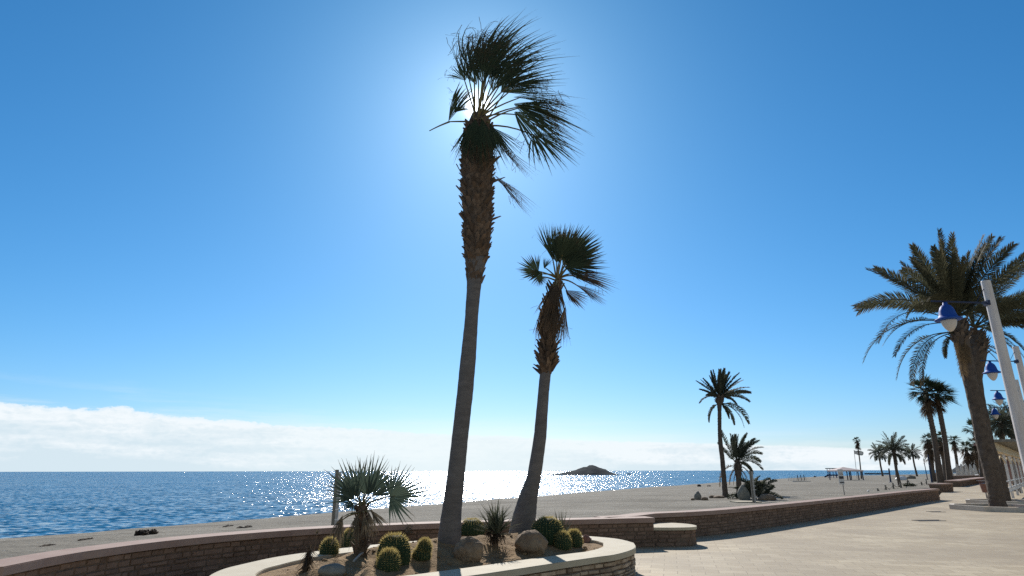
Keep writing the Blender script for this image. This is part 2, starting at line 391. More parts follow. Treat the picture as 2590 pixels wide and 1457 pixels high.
# ------------------------------------------------------------------ sky and sun
SUN_AZ, SUN_EL = R(-3.65), R(33.5)
SD = V((math.sin(SUN_AZ) * math.cos(SUN_EL), math.cos(SUN_AZ) * math.cos(SUN_EL), math.sin(SUN_EL)))
EXPO = 0.55
def sky():
    w = bpy.data.worlds.new('World'); scn.world = w
    w.use_nodes = True
    nt = w.node_tree; nt.nodes.clear()
    out = nd(nt, 'ShaderNodeOutputWorld')
    bg = nd(nt, 'ShaderNodeBackground', {'Strength': 0.1})
    st = nd(nt, 'ShaderNodeTexSky', sky_type='NISHITA', sun_disc=False, sun_elevation=SUN_EL, sun_rotation=SUN_AZ,
            altitude=0.0, air_density=1.0, dust_density=0.35, ozone_density=2.5)
    tc = nd(nt, 'ShaderNodeTexCoord')
    dirv = nd(nt, 'ShaderNodeVectorMath', {0: tc.outputs['Generated']}, operation='NORMALIZE').outputs[0]
    sx = nd(nt, 'ShaderNodeSeparateXYZ', {0: dirv})
    el = mth(nt, 'MULTIPLY', mth(nt, 'ARCSINE', sx.outputs[2]), 57.2958)
    az = mth(nt, 'MULTIPLY', mth(nt, 'ARCTAN2', sx.outputs[0], sx.outputs[1]), 57.2958)
    # a clear dry air: the physical sky graded to the deep blue of the place
    K = 1.0 / (0.1 * 2 ** EXPO)
    sc_ = nd(nt, 'ShaderNodeSeparateColor', {0: st.outputs[0]})
    skyc = nd(nt, 'ShaderNodeCombineColor', {0: mth(nt, 'MULTIPLY', mth(nt, 'POWER', sc_.outputs[0], 1.35), mth(nt, 'MULTIPLY', mth(nt, 'ADD', 1.0, mth(nt, 'MULTIPLY', mth(nt, 'EXPONENT', mth(nt, 'DIVIDE', el, -9.0)), 0.38)), 0.0225 * K)), 1: mth(nt, 'MULTIPLY', sc_.outputs[1], 0.0825 * K),
                                             2: mth(nt, 'MULTIPLY', mth(nt, 'POWER', sc_.outputs[2], 0.95), 0.125 * K)}).outputs[0]
    # unseen sky behind the camera, made warmer and brighter to fill the blue shade
    rear_fill = ramp(nt, mth(nt, 'ADD', mth(nt, 'MULTIPLY', sx.outputs[1], -0.5), 0.5), [(0.34, 0.0), (0.58, 1.0)])
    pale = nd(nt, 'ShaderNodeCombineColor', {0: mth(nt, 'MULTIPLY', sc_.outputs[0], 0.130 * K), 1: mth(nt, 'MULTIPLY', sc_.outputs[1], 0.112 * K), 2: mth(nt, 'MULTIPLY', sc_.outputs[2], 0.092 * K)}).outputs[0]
    skyc = mixc(nt, rear_fill, skyc, pale)
    # air glow round the sun
    dt = nd(nt, 'ShaderNodeVectorMath', {0: dirv, 1: SD}, operation='DOT_PRODUCT').outputs['Value']
    ang = mth(nt, 'MULTIPLY', mth(nt, 'ARCCOSINE', mth(nt, 'MINIMUM', dt, 1.0)), 57.2958)
    g1 = mth(nt, 'MULTIPLY', mth(nt, 'EXPONENT', mth(nt, 'MULTIPLY', mth(nt, 'POWER', mth(nt, 'DIVIDE', ang, 0.85), 2.0), -1.0)), 40.0)
    g2 = mth(nt, 'MULTIPLY', mth(nt, 'EXPONENT', mth(nt, 'DIVIDE', ang, -2.8)), 3.4)
    glow = mixc(nt, 1.0, nd(nt, 'ShaderNodeCombineXYZ', {0: mth(nt, 'ADD', g1, mth(nt, 'MULTIPLY', g2, 0.8)), 1: mth(nt, 'ADD', g1, g2), 2: mth(nt, 'ADD', g1, g2)}).outputs[0], (1, 1, 1), 'MULTIPLY')
    skyc = mixc(nt, 1.0, skyc, glow, 'ADD')
    # bank of cloud low over the sea
    edge = mth(nt, 'MINIMUM', mth(nt, 'MAXIMUM', mth(nt, 'SUBTRACT', 2.95, mth(nt, 'MULTIPLY', az, 0.0435)), 1.0), 5.5)
    def field(kx, ky, z, det, rgh):
        v = nd(nt, 'ShaderNodeCombineXYZ', {0: mth(nt, 'MULTIPLY', az, kx), 1: mth(nt, 'MULTIPLY', el, ky), 2: z}).outputs[0]
        return nd(nt, 'ShaderNodeTexNoise', {'Vector': v, 'Scale': 1.0, 'Detail': det, 'Roughness': rgh}).outputs['Fac']
    n1 = field(0.20, 0.55, 3.3, 7.0, 0.56)
    n3 = field(0.75, 1.5, 6.1, 5.0, 0.6)
    puff = mth(nt, 'ABSOLUTE', mth(nt, 'SUBTRACT', n3, 0.5))
    bump = mth(nt, 'MULTIPLY', mth(nt, 'EXPONENT', mth(nt, 'MULTIPLY', mth(nt, 'POWER', mth(nt, 'DIVIDE', mth(nt, 'ADD', az, 32.3), 1.3), 2.0), -1.0)), 0.40)
    west = ramp(nt, mth(nt, 'DIVIDE', mth(nt, 'ADD', az, 45.0), 75.0), [(0.0, 1.0), (1.0, 0.35)])
    top = mth(nt, 'ADD', mth(nt, 'ADD', edge, bump), mth(nt, 'MULTIPLY', west, mth(nt, 'ADD', mth(nt, 'MULTIPLY', mth(nt, 'SUBTRACT', n1, 0.5), 1.1), mth(nt, 'MULTIPLY', mth(nt, 'SUBTRACT', 0.12, puff), 1.3))))
    dd = mth(nt, 'SUBTRACT', top, el)
    mask = ramp(nt, mth(nt, 'ADD', mth(nt, 'MULTIPLY', dd, 0.5), 0.5), [(0.47, 0.0), (0.54, 0.8), (0.66, 1.0)])
    # wisps above the bank
    n2 = field(0.07, 0.9, 8.1, 6.0, 0.6)
    near = ramp(nt, mth(nt, 'MULTIPLY', mth(nt, 'SUBTRACT', el, top), 0.4), [(0.0, 0.45), (0.9, 0.0)])
    wisp = mth(nt, 'MULTIPLY', ramp(nt, n2, [(0.46, 0.0), (0.72, 1.0)]), near)
    mask = mth(nt, 'MAXIMUM', mask, wisp)
    bright = (0.90 * K, 0.96 * K, 1.0 * K); low = (0.68 * K, 0.81 * K, 0.89 * K)
    n4 = field(0.13, 0.9, 12.7, 7.0, 0.6)
    tex = mth(nt, 'ADD', mth(nt, 'MULTIPLY', dd, 0.22), mth(nt, 'ADD', mth(nt, 'MULTIPLY', mth(nt, 'SUBTRACT', n4, 0.45), 2.4), mth(nt, 'MULTIPLY', mth(nt, 'SUBTRACT', puff, 0.08), 2.0)))
    cc = mixc(nt, ramp(nt, tex, [(0.12, 0.0), (0.42, 0.5), (0.85, 1.0)]), bright, low)
    sunside = mth(nt, 'EXPONENT', mth(nt, 'MULTIPLY', mth(nt, 'POWER', mth(nt, 'DIVIDE', mth(nt, 'ADD', az, 6.0), 15.0), 2.0), -1.0))
    cc = mixc(nt, mth(nt, 'MULTIPLY', sunside, 0.8), cc, (0.86 * K, 0.96 * K, 0.99 * K))
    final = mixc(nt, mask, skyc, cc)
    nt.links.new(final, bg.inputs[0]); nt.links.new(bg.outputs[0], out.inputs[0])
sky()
sl = bpy.data.lights.new('sun', 'SUN'); sl.energy = 4.0; sl.angle = R(0.53); sl.color = (1.0, 0.95, 0.87)
so = bpy.data.objects.new('sun', sl); col.objects.link(so)
so.rotation_euler = (-SD).to_track_quat('-Z', 'Y').to_euler()
so.location = (0, 0, 30)
scn.view_settings.view_transform = 'Standard'
scn.view_settings.look = 'None'
scn.view_settings.exposure = EXPO
scn.view_settings.gamma = 1.0
scn.view_settings.use_curve_mapping = False
scn.cycles.use_denoising = False
scn.cycles.max_bounces = 6
scn.cycles.sample_clamp_indirect = 4.0

# ------------------------------------------------------------------ coast
SEA = -1.9
SHORE = [V((-75, -60)), V((-45, 0)), V((-27.5, 35)), V((-20, 48)), V((-8.4, 70)), V((29, 136)), V((125, 285)), V((233, 391)), V((291, 464)), V((420, 600)), V((700, 820)), V((1500, 1300))]
def dshore(x, y):
    best = 1e9; sg = 1
    p = V((x, y))
    for a, b in zip(SHORE, SHORE[1:]):
        ab = b - a; t = min(1, max(0, (p - a).dot(ab) / ab.length_squared))
        q = a + ab * t; d = (p - q).length
        if d < best:
            best = d; sg = 1 if (ab.x * (p.y - a.y) - ab.y * (p.x - a.x)) < 0 else -1
    return best * sg
def zbeach(x, y):
    d = dshore(x, y)
    d += 2.2 * noise.noise(V((x * 0.05, y * 0.05, 0.3))) * min(1, abs(d) / 6 + 0.25)
    if d < 0: return SEA + d * 0.08
    z = SEA + 1.6 * (1 - math.exp(-d / 14.0))
    z += 0.07 * noise.noise(V((x * 0.22, y * 0.22, 2.0))) + 0.03 * noise.noise(V((x * 0.9, y * 0.9, 5.0)))
    return min(z, -0.12)
def GB(px, py):                            # sight line to the beach surface
    z = -0.3
    for _ in range(12):
        p = G(px, py, z); z = zbeach(p.x, p.y)
    return p

mb = MB(); na, nr = 150, 150
vs = []
for j in range(nr + 1):
    r = 5.0 * (1100 / 5.0) ** (j / nr)
    for i in range(na + 1):
        a = R(-75 + 150 * i / na)
        x, y = r * math.sin(a), r * math.cos(a)
        vs.append(V((x, y, zbeach(x, y))))
fs = [(j * (na + 1) + i, j * (na + 1) + i + 1, (j + 1) * (na + 1) + i + 1, (j + 1) * (na + 1) + i) for j in range(nr) for i in range(na)]
mb.add(vs, [tuple(reversed(f)) for f in fs])
tag(mb.build('beach', M['sand'], smooth=True), kind='structure', label='grey sand beach between the low walls and the sea')
mb = MB()
mb.add([V((-60000, -400, SEA)), V((60000, -400, SEA)), V((60000, 60000, SEA)), V((-60000, 60000, SEA))], [(0, 1, 2, 3)])
tag(mb.build('sea', M['sea']), kind='structure', label='blue sea glittering under the low sun')

# broken foam along the waterline
mb = MB(); run = []; ln_ = 0
def flush():
    global run
    if len(run) > 2: mb.strip(run)
    run = []
for a, b in zip(SHORE[1:7], SHORE[2:8]):
    n_ = int((b - a).length / 0.7); t_ = (b - a).normalized(); nn = V((t_.y, -t_.x))
    for i in range(n_):
        q = a + t_ * (i * 0.7); d = -4.0
        while d < 6 and zbeach(q.x + nn.x * d, q.y + nn.y * d) < SEA + 0.004: d += 0.12
        wv = noise.noise(V((ln_ * 0.16, 1.7, 0))) + 0.5 * noise.noise(V((ln_ * 0.7, 4.7, 0))); ln_ += 0.7
        if wv > 0.05:
            w_ = 0.25 + 1.3 * wv
            run.append([V((q.x + nn.x * (d - w_), q.y + nn.y * (d - w_), SEA + 0.010)), V((q.x + nn.x * (d - .3 * w_), q.y + nn.y * (d - .3 * w_), SEA + 0.035)), V((q.x + nn.x * (d + 0.25), q.y + nn.y * (d + 0.25), SEA + 0.03))])
        else: flush()
    flush()
tag(mb.build('shore_foam', M['foam'], smooth=True), 'thin broken line of white foam along the waterline', kind='stuff')

# island
prof = [(1352, 1201.5), (1374, 1200.5), (1400, 1198), (1430, 1194), (1455, 1186.5), (1475, 1180.5), (1484, 1179.5), (1490, 1175.5), (1500, 1175.5), (1508, 1179), (1530, 1185), (1536, 1190), (1555, 1197), (1570, 1201.5)]
yi = 560.0
pr3 = [PY(a, b, yi) for a, b in prof]
ptab = [(p.x, p.z) for p in pr3]
mb = MB(); nx, ny = 90, 24; vs = []
x0, x1 = ptab[0][0] - 3, ptab[-1][0] + 3
for j in range(ny + 1):
    q = -1 + 2 * j / ny
    for i in range(nx + 1):
        x = x0 + (x1 - x0) * i / nx
        h = interp(ptab, x) - SEA
        h = h * max(0, 1 - abs(q) ** 1.7) + 0.9 * noise.fractal(V((x * 0.12, q * 3, 1)), 1.0, 2.0, 4) * (1 - abs(q)) * min(1, h / 5)
        vs.append(V((x, yi + q * 30, SEA - 0.5 + h)))
mb.add(vs, [(j * (nx + 1) + i, j * (nx + 1) + i + 1, (j + 1) * (nx + 1) + i + 1, (j + 1) * (nx + 1) + i) for j in range(ny) for i in range(nx)])
tag(mb.build('island', M['island']), kind='structure', label='small dark rocky island out on the sea, humped in the middle')
mb = MB(); p = G(1591, 1200, SEA); mb.rock(p, (2.6, 2, 0.9), 3)
tag(mb.build('sea_rock', M['island'], loc=p), 'low dark rock breaking the water just right of the island', 'rock')
mb = MB()
p0 = PY(2190, 1197, 330)
for k in range(16):
    mb.rock(p0 + V((k * 0.75, 0, -0.28)), (0.9, 1.0, 0.36), k, nu=10, nv=7)
p0.z = SEA
tag(mb.build('breakwater', M['island'], loc=p0), 'low dark reef of rocks in the water between the pavilion and the date palms', 'breakwater')
# far headland
mb = MB(); vs = []; nx, ny = 40, 8
hp = [(2398, 1192), (2408, 1187), (2418, 1180), (2428, 1176), (2438, 1179), (2448, 1185), (2456, 1189), (2470, 1192)]
hy = 900.0
ht = [(PY(a, b, hy).x, PY(a, b, hy).z) for a, b in hp]
for j in range(ny + 1):
    q = -1 + 2 * j / ny
    for i in range(nx + 1):
        x = ht[0][0] + (ht[-1][0] - ht[0][0]) * i / nx
        h = interp(ht, x) - SEA; f_ = (hy + q * 60) / hy
        vs.append(V((x * f_, hy + q * 60, SEA - 0.5 + h * max(0, 1 - abs(q) ** 1.6) + 0.6 * noise.noise(V((x * 0.06, q * 2, 4))))))
mb.add(vs, [(j * (nx + 1) + i, j * (nx + 1) + i + 1, (j + 1) * (nx + 1) + i + 1, (j + 1) * (nx + 1) + i) for j in range(ny) for i in range(nx)])
tag(mb.build('hills', M['island'], smooth=True), kind='structure', label='low far hills beyond the palms')

# ------------------------------------------------------------------ walls and promenade
WH = 0.60
w1f = [(-5.2, 4.0), (-6.3, 6.4)] + [(p.x, p.y) for p in (G(a, b, WH) for a, b in ((0, 1432), (100, 1412), (200, 1395), (400, 1369), (600, 1350), (820, 1335), (1100, 1323), (1480, 1313), (1652, 1309)))]
w2f = [(p.x, p.y) for p in (G(a, b, WH) for a, b in ((1535, 1309), (1600, 1305), (1650, 1298.5), (1800, 1291), (2000, 1273), (2200, 1253), (2300, 1242.5), (2372, 1236)))]

def offset(path, d):                       # d > 0: to the left of travel
    out = []
    for i, p in enumerate(path):
        t = (path[min(i + 1, len(path) - 1)] - path[max(i - 1, 0)]).normalized()
        out.append(p + V((-t.y, t.x, 0)) * d)
    return out

def stones(mb, path, z0, z1, rows, closed=False, lmin=0.10, lmax=0.42, dep=(0.015, 0.05), side=-1):
    # courses of split stone laid along a path, standing proud of the body on the given side
    cum = [0.0]
    for a, b in zip(path, path[1:]): cum.append(cum[-1] + (b - a).length)
    def at(s):
        s = min(max(s, 0), cum[-1])
        lo, hi = 0, len(cum) - 1
        while hi - lo > 1:
            md = (lo + hi) // 2
            if cum[md] <= s: lo = md
            else: hi = md
        k = (s - cum[lo]) / max(1e-6, cum[hi] - cum[lo])
        t = (path[hi] - path[lo]).normalized()
        return path[lo].lerp(path[hi], k), V((-t.y, t.x, 0)) * side
    z = z0
    hs = [random.uniform(0.75, 1.3) for _ in range(rows)]
    sc = (z1 - z0) / sum(hs)
    for h in hs:
        h *= sc; s = random.uniform(-0.2, 0)
        while s < cum[-1]:
            l = random.uniform(lmin, lmax); a = max(s, 0) + 0.006; b = min(s + l, cum[-1]) - 0.006
            if b > a + 0.02:
                p, n = at(a); q, n2 = at(b); d1 = random.uniform(*dep); d2 = d1 + random.uniform(-0.012, 0.012)
                za, zb = z + 0.006, z + h - 0.006
                bv = 0.008
                o = [p - n * 0.01, q - n2 * 0.01]
                vs = [V((o[0].x, o[0].y, za)), V((o[1].x, o[1].y, za)), V((o[1].x, o[1].y, zb)), V((o[0].x, o[0].y, zb))]
                tt = (q - p).normalized() * bv
                f1 = p + n * d1 + tt; f2 = q + n2 * d2 - tt
                jj = lambda: random.uniform(-0.006, 0.006)
                vs += [V((f1.x, f1.y, za + bv + jj())), V((f2.x, f2.y, za + bv + jj())), V((f2.x, f2.y, zb - bv + jj())), V((f1.x, f1.y, zb - bv + jj()))]
                mb.add(vs, [(4, 5, 6, 7), (0, 1, 5, 4), (1, 2, 6, 5), (2, 3, 7, 6), (3, 0, 4, 7)], 1)
            s += l
        z += h

def slab(mb, a, b, z0, z1, mat=0, cap=True):    # solid between two offset paths
    n = len(a)
    vs = [V((p.x, p.y, z0)) for p in a] + [V((p.x, p.y, z0)) for p in b] + [V((p.x, p.y, z1)) for p in a] + [V((p.x, p.y, z1)) for p in b]
    fs = []
    for i in range(n - 1):
        fs += [(2 * n + i, 2 * n + i + 1, 3 * n + i + 1, 3 * n + i), (i, n + i, n + i + 1, i + 1), (i, i + 1, 2 * n + i + 1, 2 * n + i), (n + i + 1, n + i, 3 * n + i, 3 * n + i + 1)]
    if cap: fs += [(0, 2 * n, 3 * n, n), (n - 1, 2 * n - 1, 4 * n - 1, 3 * n - 1)]
    mb.add(vs, fs, mat)

def low_wall(name, label, pts, hgt=WH, th=0.42, rows=6, group=None, step=0.4):
    path = catmull(pts, step)
    root = thing(name, label, 'wall', path[len(path) // 2] * 1.0, group)
    mb = MB()
    slab(mb, offset(path, -0.0), offset(path, th - 0.06), -0.6, hgt - 0.105)
    stones(mb, offset(path, 0.0), 0.0, hgt - 0.11, rows, dep=(0.006, 0.024), lmax=0.36)
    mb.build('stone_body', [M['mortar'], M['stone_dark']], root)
    mb = MB()
    slab(mb, offset(path, -0.07), offset(path, th), hgt - 0.10, hgt - 0.012)
    slab(mb, offset(path, -0.066), offset(path, th - 0.004), hgt - 0.014, hgt)
    mb.build('coping', M['coping'], root)
    return path
# travel runs left to right, so the promenade side is on the right of travel (side -1)
p1 = low_wall('low_wall', 'long curved low stone wall with reddish coping behind the palm planter', w1f, group='low walls along the promenade')
p2 = low_wall('low_wall', 'low stone wall with reddish coping running off to the right along the promenade', w2f, group='low walls along the promenade', step=0.7)

# rounded bench block at the end of the first wall
bx = [(3.30, 15.35), (3.75, 15.62), (4.08, 15.35), (4.16, 14.92), (4.02, 14.55), (3.6, 14.42), (3.2, 14.44), (2.9, 14.5)]
def prism(mb, pts, z0, z1, mat=0):
    n = len(pts)
    a = sum((pts[i].x * pts[(i + 1) % n].y - pts[(i + 1) % n].x * pts[i].y) for i in range(n))
    if a < 0: pts = list(reversed(pts))
    vs = [V((p.x, p.y, z0)) for p in pts] + [V((p.x, p.y, z1)) for p in pts]
    mb.add(vs, [tuple(range(n - 1, -1, -1)), tuple(range(n, 2 * n))] + [(i, (i + 1) % n, n + (i + 1) % n, n + i) for i in range(n)], mat)
bp = catmull(bx, 0.12)
root = thing('stone_bench', 'short round-ended stone bench block with a sunlit top at the wall end', 'bench', (3.6, 15, 0))
mb = MB(); prism(mb, bp + [V((2.9, 15.3, 0))], -0.1, 0.33)
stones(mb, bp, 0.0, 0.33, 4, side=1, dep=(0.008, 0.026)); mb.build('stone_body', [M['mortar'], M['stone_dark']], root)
mb = MB(); prism(mb, offset(bp, 0.05) + [V((2.9, 15.3, 0))], 0.335, 0.395)
mb.build('seat_slab', M['coping_pale'], root)

# far continuation of the walls
def far_wall(label, a, b, hgt=WH, th=0.5):
    low_wall('low_wall', label, [(a.x, a.y), ((a.x + b.x) / 2, (a.y + b.y) / 2), (b.x, b.y)], hgt, th, 5, 'low walls along the promenade', 2.0)
fwa = G(2428, 1232, 0); fwb = G(2500, 1218, 0)
far_wall('far low wall angled back behind the leaning date palm trunk', fwa, fwb, 0.6, 1.2)
fa = G(2372, 1246, 0); fb = G(2412, 1243, 0)
far_wall('short squat wall block below the pair of tall fan palms', fa + V((0.5, 0.3, 0)), fb, 0.62, 0.8)
mb = MB(); q = G(2374, 1212, 0.0); 
mb.box(q + V((0, 0, 0.5)), (1.5, 1.5, 1.0), 0.4); mb.box(q + V((0, 0, 1.06)), (1.7, 1.7, 0.1), 0.4)
tag(mb.build('stone_pillar', M['coping'], loc=q), 'pale square stone pillar at the foot of the fan palms', 'pillar')
qa, qb = G(2385, 1215, 0), G(2500, 1211, 0)
far_wall('farthest low wall in front of the closed parasols', qa, qb, 0.7, 0.5)

# promenade sheet
cen1 = [p for p in offset(p1, 0.2) if p.x < 2.6]
cen2 = [p for p in offset(p2, 0.2) if p.x >= 2.6]
pts = cen1 + cen2 + [V((q.x, q.y, 0)) for q in (G(2400, 1224, 0), G(2400, 1212, 0))] + [V((130, 170, 0)), V((260, 260, 0)), V((260, -40, 0)), V((-4, -40, 0)), V((-5, 3.0, 0))]
mb = MB(); mb.add([V((p.x, p.y, 0.0)) for p in pts], [tuple(reversed(range(len(pts))))])
tag(mb.build('promenade', M['paver']), kind='structure', label='sunlit beige paved promenade')
def drain(px, py, w, d, label):
    c = G(px, py, 0); mb = MB()
    mb.box(c + V((0, 0, 0.006)), (w, 0.05, 0.012), 0.1); mb.box(c + V((0, d, 0.006)), (w, 0.05, 0.012), 0.1)
    for k in range(int(w / 0.08)):
        mb.box(c + V((-w / 2 + 0.04 + k * 0.08, d / 2 + (-w / 2 + 0.04 + k * 0.08) * 0.1, 0.004)), (0.04, d, 0.008), 0.1)
    tag(mb.build('drain_grate', M['iron'], loc=c), label, 'drain', 'drain grates in the paving')
drain(2358, 1318, 0.95, 0.35, 'wider rusty drain grate let into the paving, nearer the camera')
drain(2374, 1295.5, 0.6, 0.3, 'narrower drain grate in the paving, farther from the camera')

# ------------------------------------------------------------------ planter
PO = [(2.06, 11.1), (1.93, 10.35), (1.55, 9.66), (1.14, 9.28), (0.54, 8.72), (0.02, 8.22), (-0.45, 7.78), (-1.2, 7.15), (-2.0, 6.75), (-2.9, 6.9), (-3.45, 7.5), (-3.62, 8.2), (-3.55, 8.75), (-3.37, 9.42), (-3.0, 10.04), (-2.3, 10.9), (-1.2, 11.8), (0.0, 12.4), (0.9, 12.45), (1.5, 12.15), (1.9, 11.7), (2.06, 11.1)]
po = catmull(PO, 0.12)[:-1]
def offc(path, d):
    out = []; n = len(path)
    for i, p in enumerate(path):
        t = (path[(i + 1) % n] - path[i - 1]).normalized()
        out.append(p + V((-t.y, t.x, 0)) * d)
    return out
# PO runs clockwise seen from above (front first, leftwards), so its inside is on the right
PH = 0.43
inner = offc(po, -0.52)
def in_dist(x, y):
    d = 1e9; ins = False; n = len(inner); p = V((x, y, 0))
    for i in range(n):
        a, b = inner[i], inner[(i + 1) % n]
        ab = b - a; t = min(1, max(0, (p - a).dot(ab) / max(1e-9, ab.length_squared)))
        d = min(d, (p - (a + ab * t)).length)
        if (a.y > y) != (b.y > y) and x < (b.x - a.x) * (y - a.y) / (b.y - a.y) + a.x: ins = not ins
    return d if ins else -d
def zsoil(x, y):
    d = in_dist(x, y)
    z = 0.385 + 0.32 * sstep(0.0, 1.7, d)
    if d > 0:
        z += (0.05 * noise.noise(V((x * 1.6, y * 1.6, 0))) + 0.030 * noise.noise(V((x * 5, y * 5, 3))) + 0.014 * noise.noise(V((x * 13, y * 13, 3)))) * min(1, d / 0.25)
    return z
def GS(px, py):                            # sight line to the soil surface
    r = ray(px, py); t = 6.0
    while t < 14.0:
        p = V((0, 0, H)) + r * t
        if p.z < zsoil(p.x, p.y): break
        t += 0.02
    return V((p.x, p.y, zsoil(p.x, p.y)))
root = thing('planter', 'big rounded stone planter with cream coping holding the two fan palms and cacti', 'planter', (-0.5, 9.6, 0))
mb = MB()
cl = lambda q: q + [q[0]]
body_o, body_i = offc(po, -0.06), offc(po, -0.5)
slab(mb, cl(body_o), cl(body_i), -0.05, PH - 0.085, cap=False)
stones(mb, cl(offc(po, -0.055)), 0.0, PH - 0.09, 6, side=1, dep=(0.012, 0.045), lmin=0.08, lmax=0.34)
mb.build('stone_body', [M['mortar'], M['stone']], root)
mb = MB(); slab(mb, cl(po), cl(inner), PH - 0.08, PH - 0.008, cap=False); slab(mb, cl(offc(po, -0.008)), cl(offc(po, -0.512)), PH - 0.010, PH, cap=False)
mb.build('coping', M['coping_pale'], root)
mb = MB(); vs = []; idx = {}; st_ = 0.055
for iy in range(int(6.0 / st_)):
    for ix in range(int(6.0 / st_)):
        x, y = -3.7 + ix * st_, 6.6 + iy * st_
        if in_dist(x, y) > -0.12:
            idx[ix, iy] = len(vs); vs.append(V((x, y, zsoil(x, y))))
fs = [(idx[i, j], idx[i + 1, j], idx[i + 1, j + 1], idx[i, j + 1]) for (i, j) in idx if (i + 1, j) in idx and (i, j + 1) in idx and (i + 1, j + 1) in idx]
mb.add(vs, fs)
for k in range(420):                       # loose clods and pebbles on the soil
    x, y = random.uniform(-3, 1.6), random.uniform(7, 12)
    if in_dist(x, y) > 0.05:
        r = random.choice((0.012, 0.016, 0.02, 0.03)); mb.rock(V((x, y, zsoil(x, y))), (r * random.uniform(.8, 1.6), r * random.uniform(.8, 1.6), r * 0.8), k, nu=7, nv=5, amp=0.4)
mb.build('soil', M['soil'], root, smooth=True)

# ------------------------------------------------------------------ palm building blocks
def fan_frond(mb, hub, tip, nrm, A, nseg, wind=V((0, 0, 0)), droop=0.1, fold=0.0, split=0.45, mat=0, jit=0.07, dry=0.0, short=0.35, pleat=0.5, threads=0, rag=0.0, taper=1.3):
    """palmate blade: segments joined near the hub, free and bending beyond"""
    T = tip - hub; L = T.length; T = T / L
    N = (nrm - T * nrm.dot(T)).normalized(); S = N.cross(T)
    A = R(A); da = 2 * A / nseg
    cf, sf = math.cos(fold), math.sin(fold)
    for i in range(nseg):
        a = -A + da * (i + 0.5) + random.uniform(-.15, .15) * da
        sd = S * cf + N * (sf * (1 if a > 0 else -1))
        d = (T * math.cos(a) + sd * math.sin(a)).normalized()
        if rag and random.random() < rag: continue
        ln = L * (1 - short * (abs(a) / max(A, 1.2)) ** 1.6) * random.uniform(1 - jit * 1.6, 1 + jit)
        q = N.cross(d).normalized()
        wd = wind * random.uniform(0.55, 1.45) + S * (random.uniform(-.12, .12)); dr = droop * random.uniform(0.6, 1.5)
        ws = split * ln * math.tan(da / 2) * 1.12
        secs = []; ts = []
        for r in (0.02, split * 0.55, split, split + (1 - split) * 0.3, split + (1 - split) * 0.6, split + (1 - split) * 0.85, 1.0):
            w = r / split * ws if r <= split else ws * max(0.06, 1 - ((r - split) / (1 - split)) ** taper)
            b = max(0, r - 0.22) ** 2
            p = hub + d * (r * ln) + (wd - UP * dr) * (L * b)
            secs.append([p - q * w, p + N * (w * pleat), p + q * w]); ts.append(r + dry)
        mb.strip(secs, mat, ts)
    for i in range(threads):                # loose fibres hanging between the segments
        a = random.uniform(-A, A); d = T * math.cos(a) + S * math.sin(a)
        p = hub + d * (L * random.uniform(split * 0.8, 0.8)); pts = [p]
        v = (d * 0.4 + wind + V((random.uniform(-.7, .7), random.uniform(-.5, .5), random.uniform(-1.2, 0.3)))).normalized()
        for k in range(4):
            v = (v + V((random.uniform(-.5, .5), random.uniform(-.5, .5), random.uniform(-.6, .3)))).normalized()
            p = p + v * (L * 0.05); pts.append(p)
        q = N.cross(v).normalized() * (L * 0.0035)
        mb.strip([[x - q, x + q] for x in pts], mat, [1.0] * len(pts))

def petiole(mb, a, b, r=0.02, lift=0.08, mat=0, n=6, into=None):
    d = b - a; L = d.length; b = b + (into - b) * 0.13 if into is not None else b
    pts = [a.lerp(b, k / 6) + UP * (math.sin(math.pi * k / 6) * lift * L) for k in range(7)]
    mb.tube(pts, [r * (1.35 - 0.7 * k / 6) for k in range(7)], n, mat)
    return pts

def date_frond(mb, o, d0, L, grav=0.5, wind=V((0, 0, 0)), n=34, ll=0.42, w=0.026, mat=0, vee=0.35, steps=14, dry=0.0, r0=0.03, bare=0.18, roll=None):
    """feather leaf: arching midrib with two rows of leaflets"""
    p = V(o); d = V(d0).normalized(); pts = [p]; ds = [d]
    st = L / steps
    for k in range(steps):
        f = (k + 1) / steps
        d = (d - UP * (grav * st / L * (0.35 + 1.5 * f)) + wind * (st / L * (0.2 + 1.3 * f))).normalized()
        p = p + d * st; pts.append(p); ds.append(d)
    mb.tube(pts, [r0 * (1 - 0.9 * k / steps) + 0.002 for k in range(steps + 1)], 5, mat, dry, caps=False)
    if roll is None: roll = random.choice((-1, 1)) * random.uniform(0.25, 1.25)
    cro, sro = math.cos(roll), math.sin(roll)
    for i in range(n):
        f = bare + (1 - bare) * (i + random.uniform(0, .9)) / n
        x = min(f * steps, steps - 1e-3); k = int(x)
        b = pts[k].lerp(pts[k + 1], x - k); dd = ds[k].lerp(ds[k + 1], x - k).normalized()
        sd = dd.cross(UP)
        if sd.length < 0.05: sd = V((1, 0, 0))
        sd.normalize(); up = sd.cross(dd)
        sd, up = sd * cro + up * sro, up * cro - sd * sro
        if up.z < 0: up = -up
        prof = min(1, (f - bare) / 0.12 + 0.35) * (1 - max(0, (f - 0.65) / 0.35) ** 2 * 0.55)
        fw = math.tan(R(18 + 42 * f))
        for s in (-1, 1):
            v = (sd * s + dd * fw * random.uniform(0.8, 1.25) + up * (vee + random.uniform(-.25, .25)) + wind * 0.35).normalized()
            l = ll * prof * random.uniform(0.85, 1.1)
            q = v.cross(up); 
            if q.length < 0.05: continue
            q = q.normalized() * w
            m1 = b + v * (l * 0.5) - UP * (l * 0.03); e = b + v * l - UP * (l * 0.14) + wind * (l * 0.1)
            mb.add([b - q * 0.6, b + q * 0.6, m1 - q, m1 + q, e], [(0, 1, 3, 2), (2, 3, 4)], mat, [f * 0.5 + dry, f * 0.5 + dry, 0.5 * f + 0.15 + dry, 0.5 * f + 0.15 + dry, f * 0.5 + 0.4 + dry])

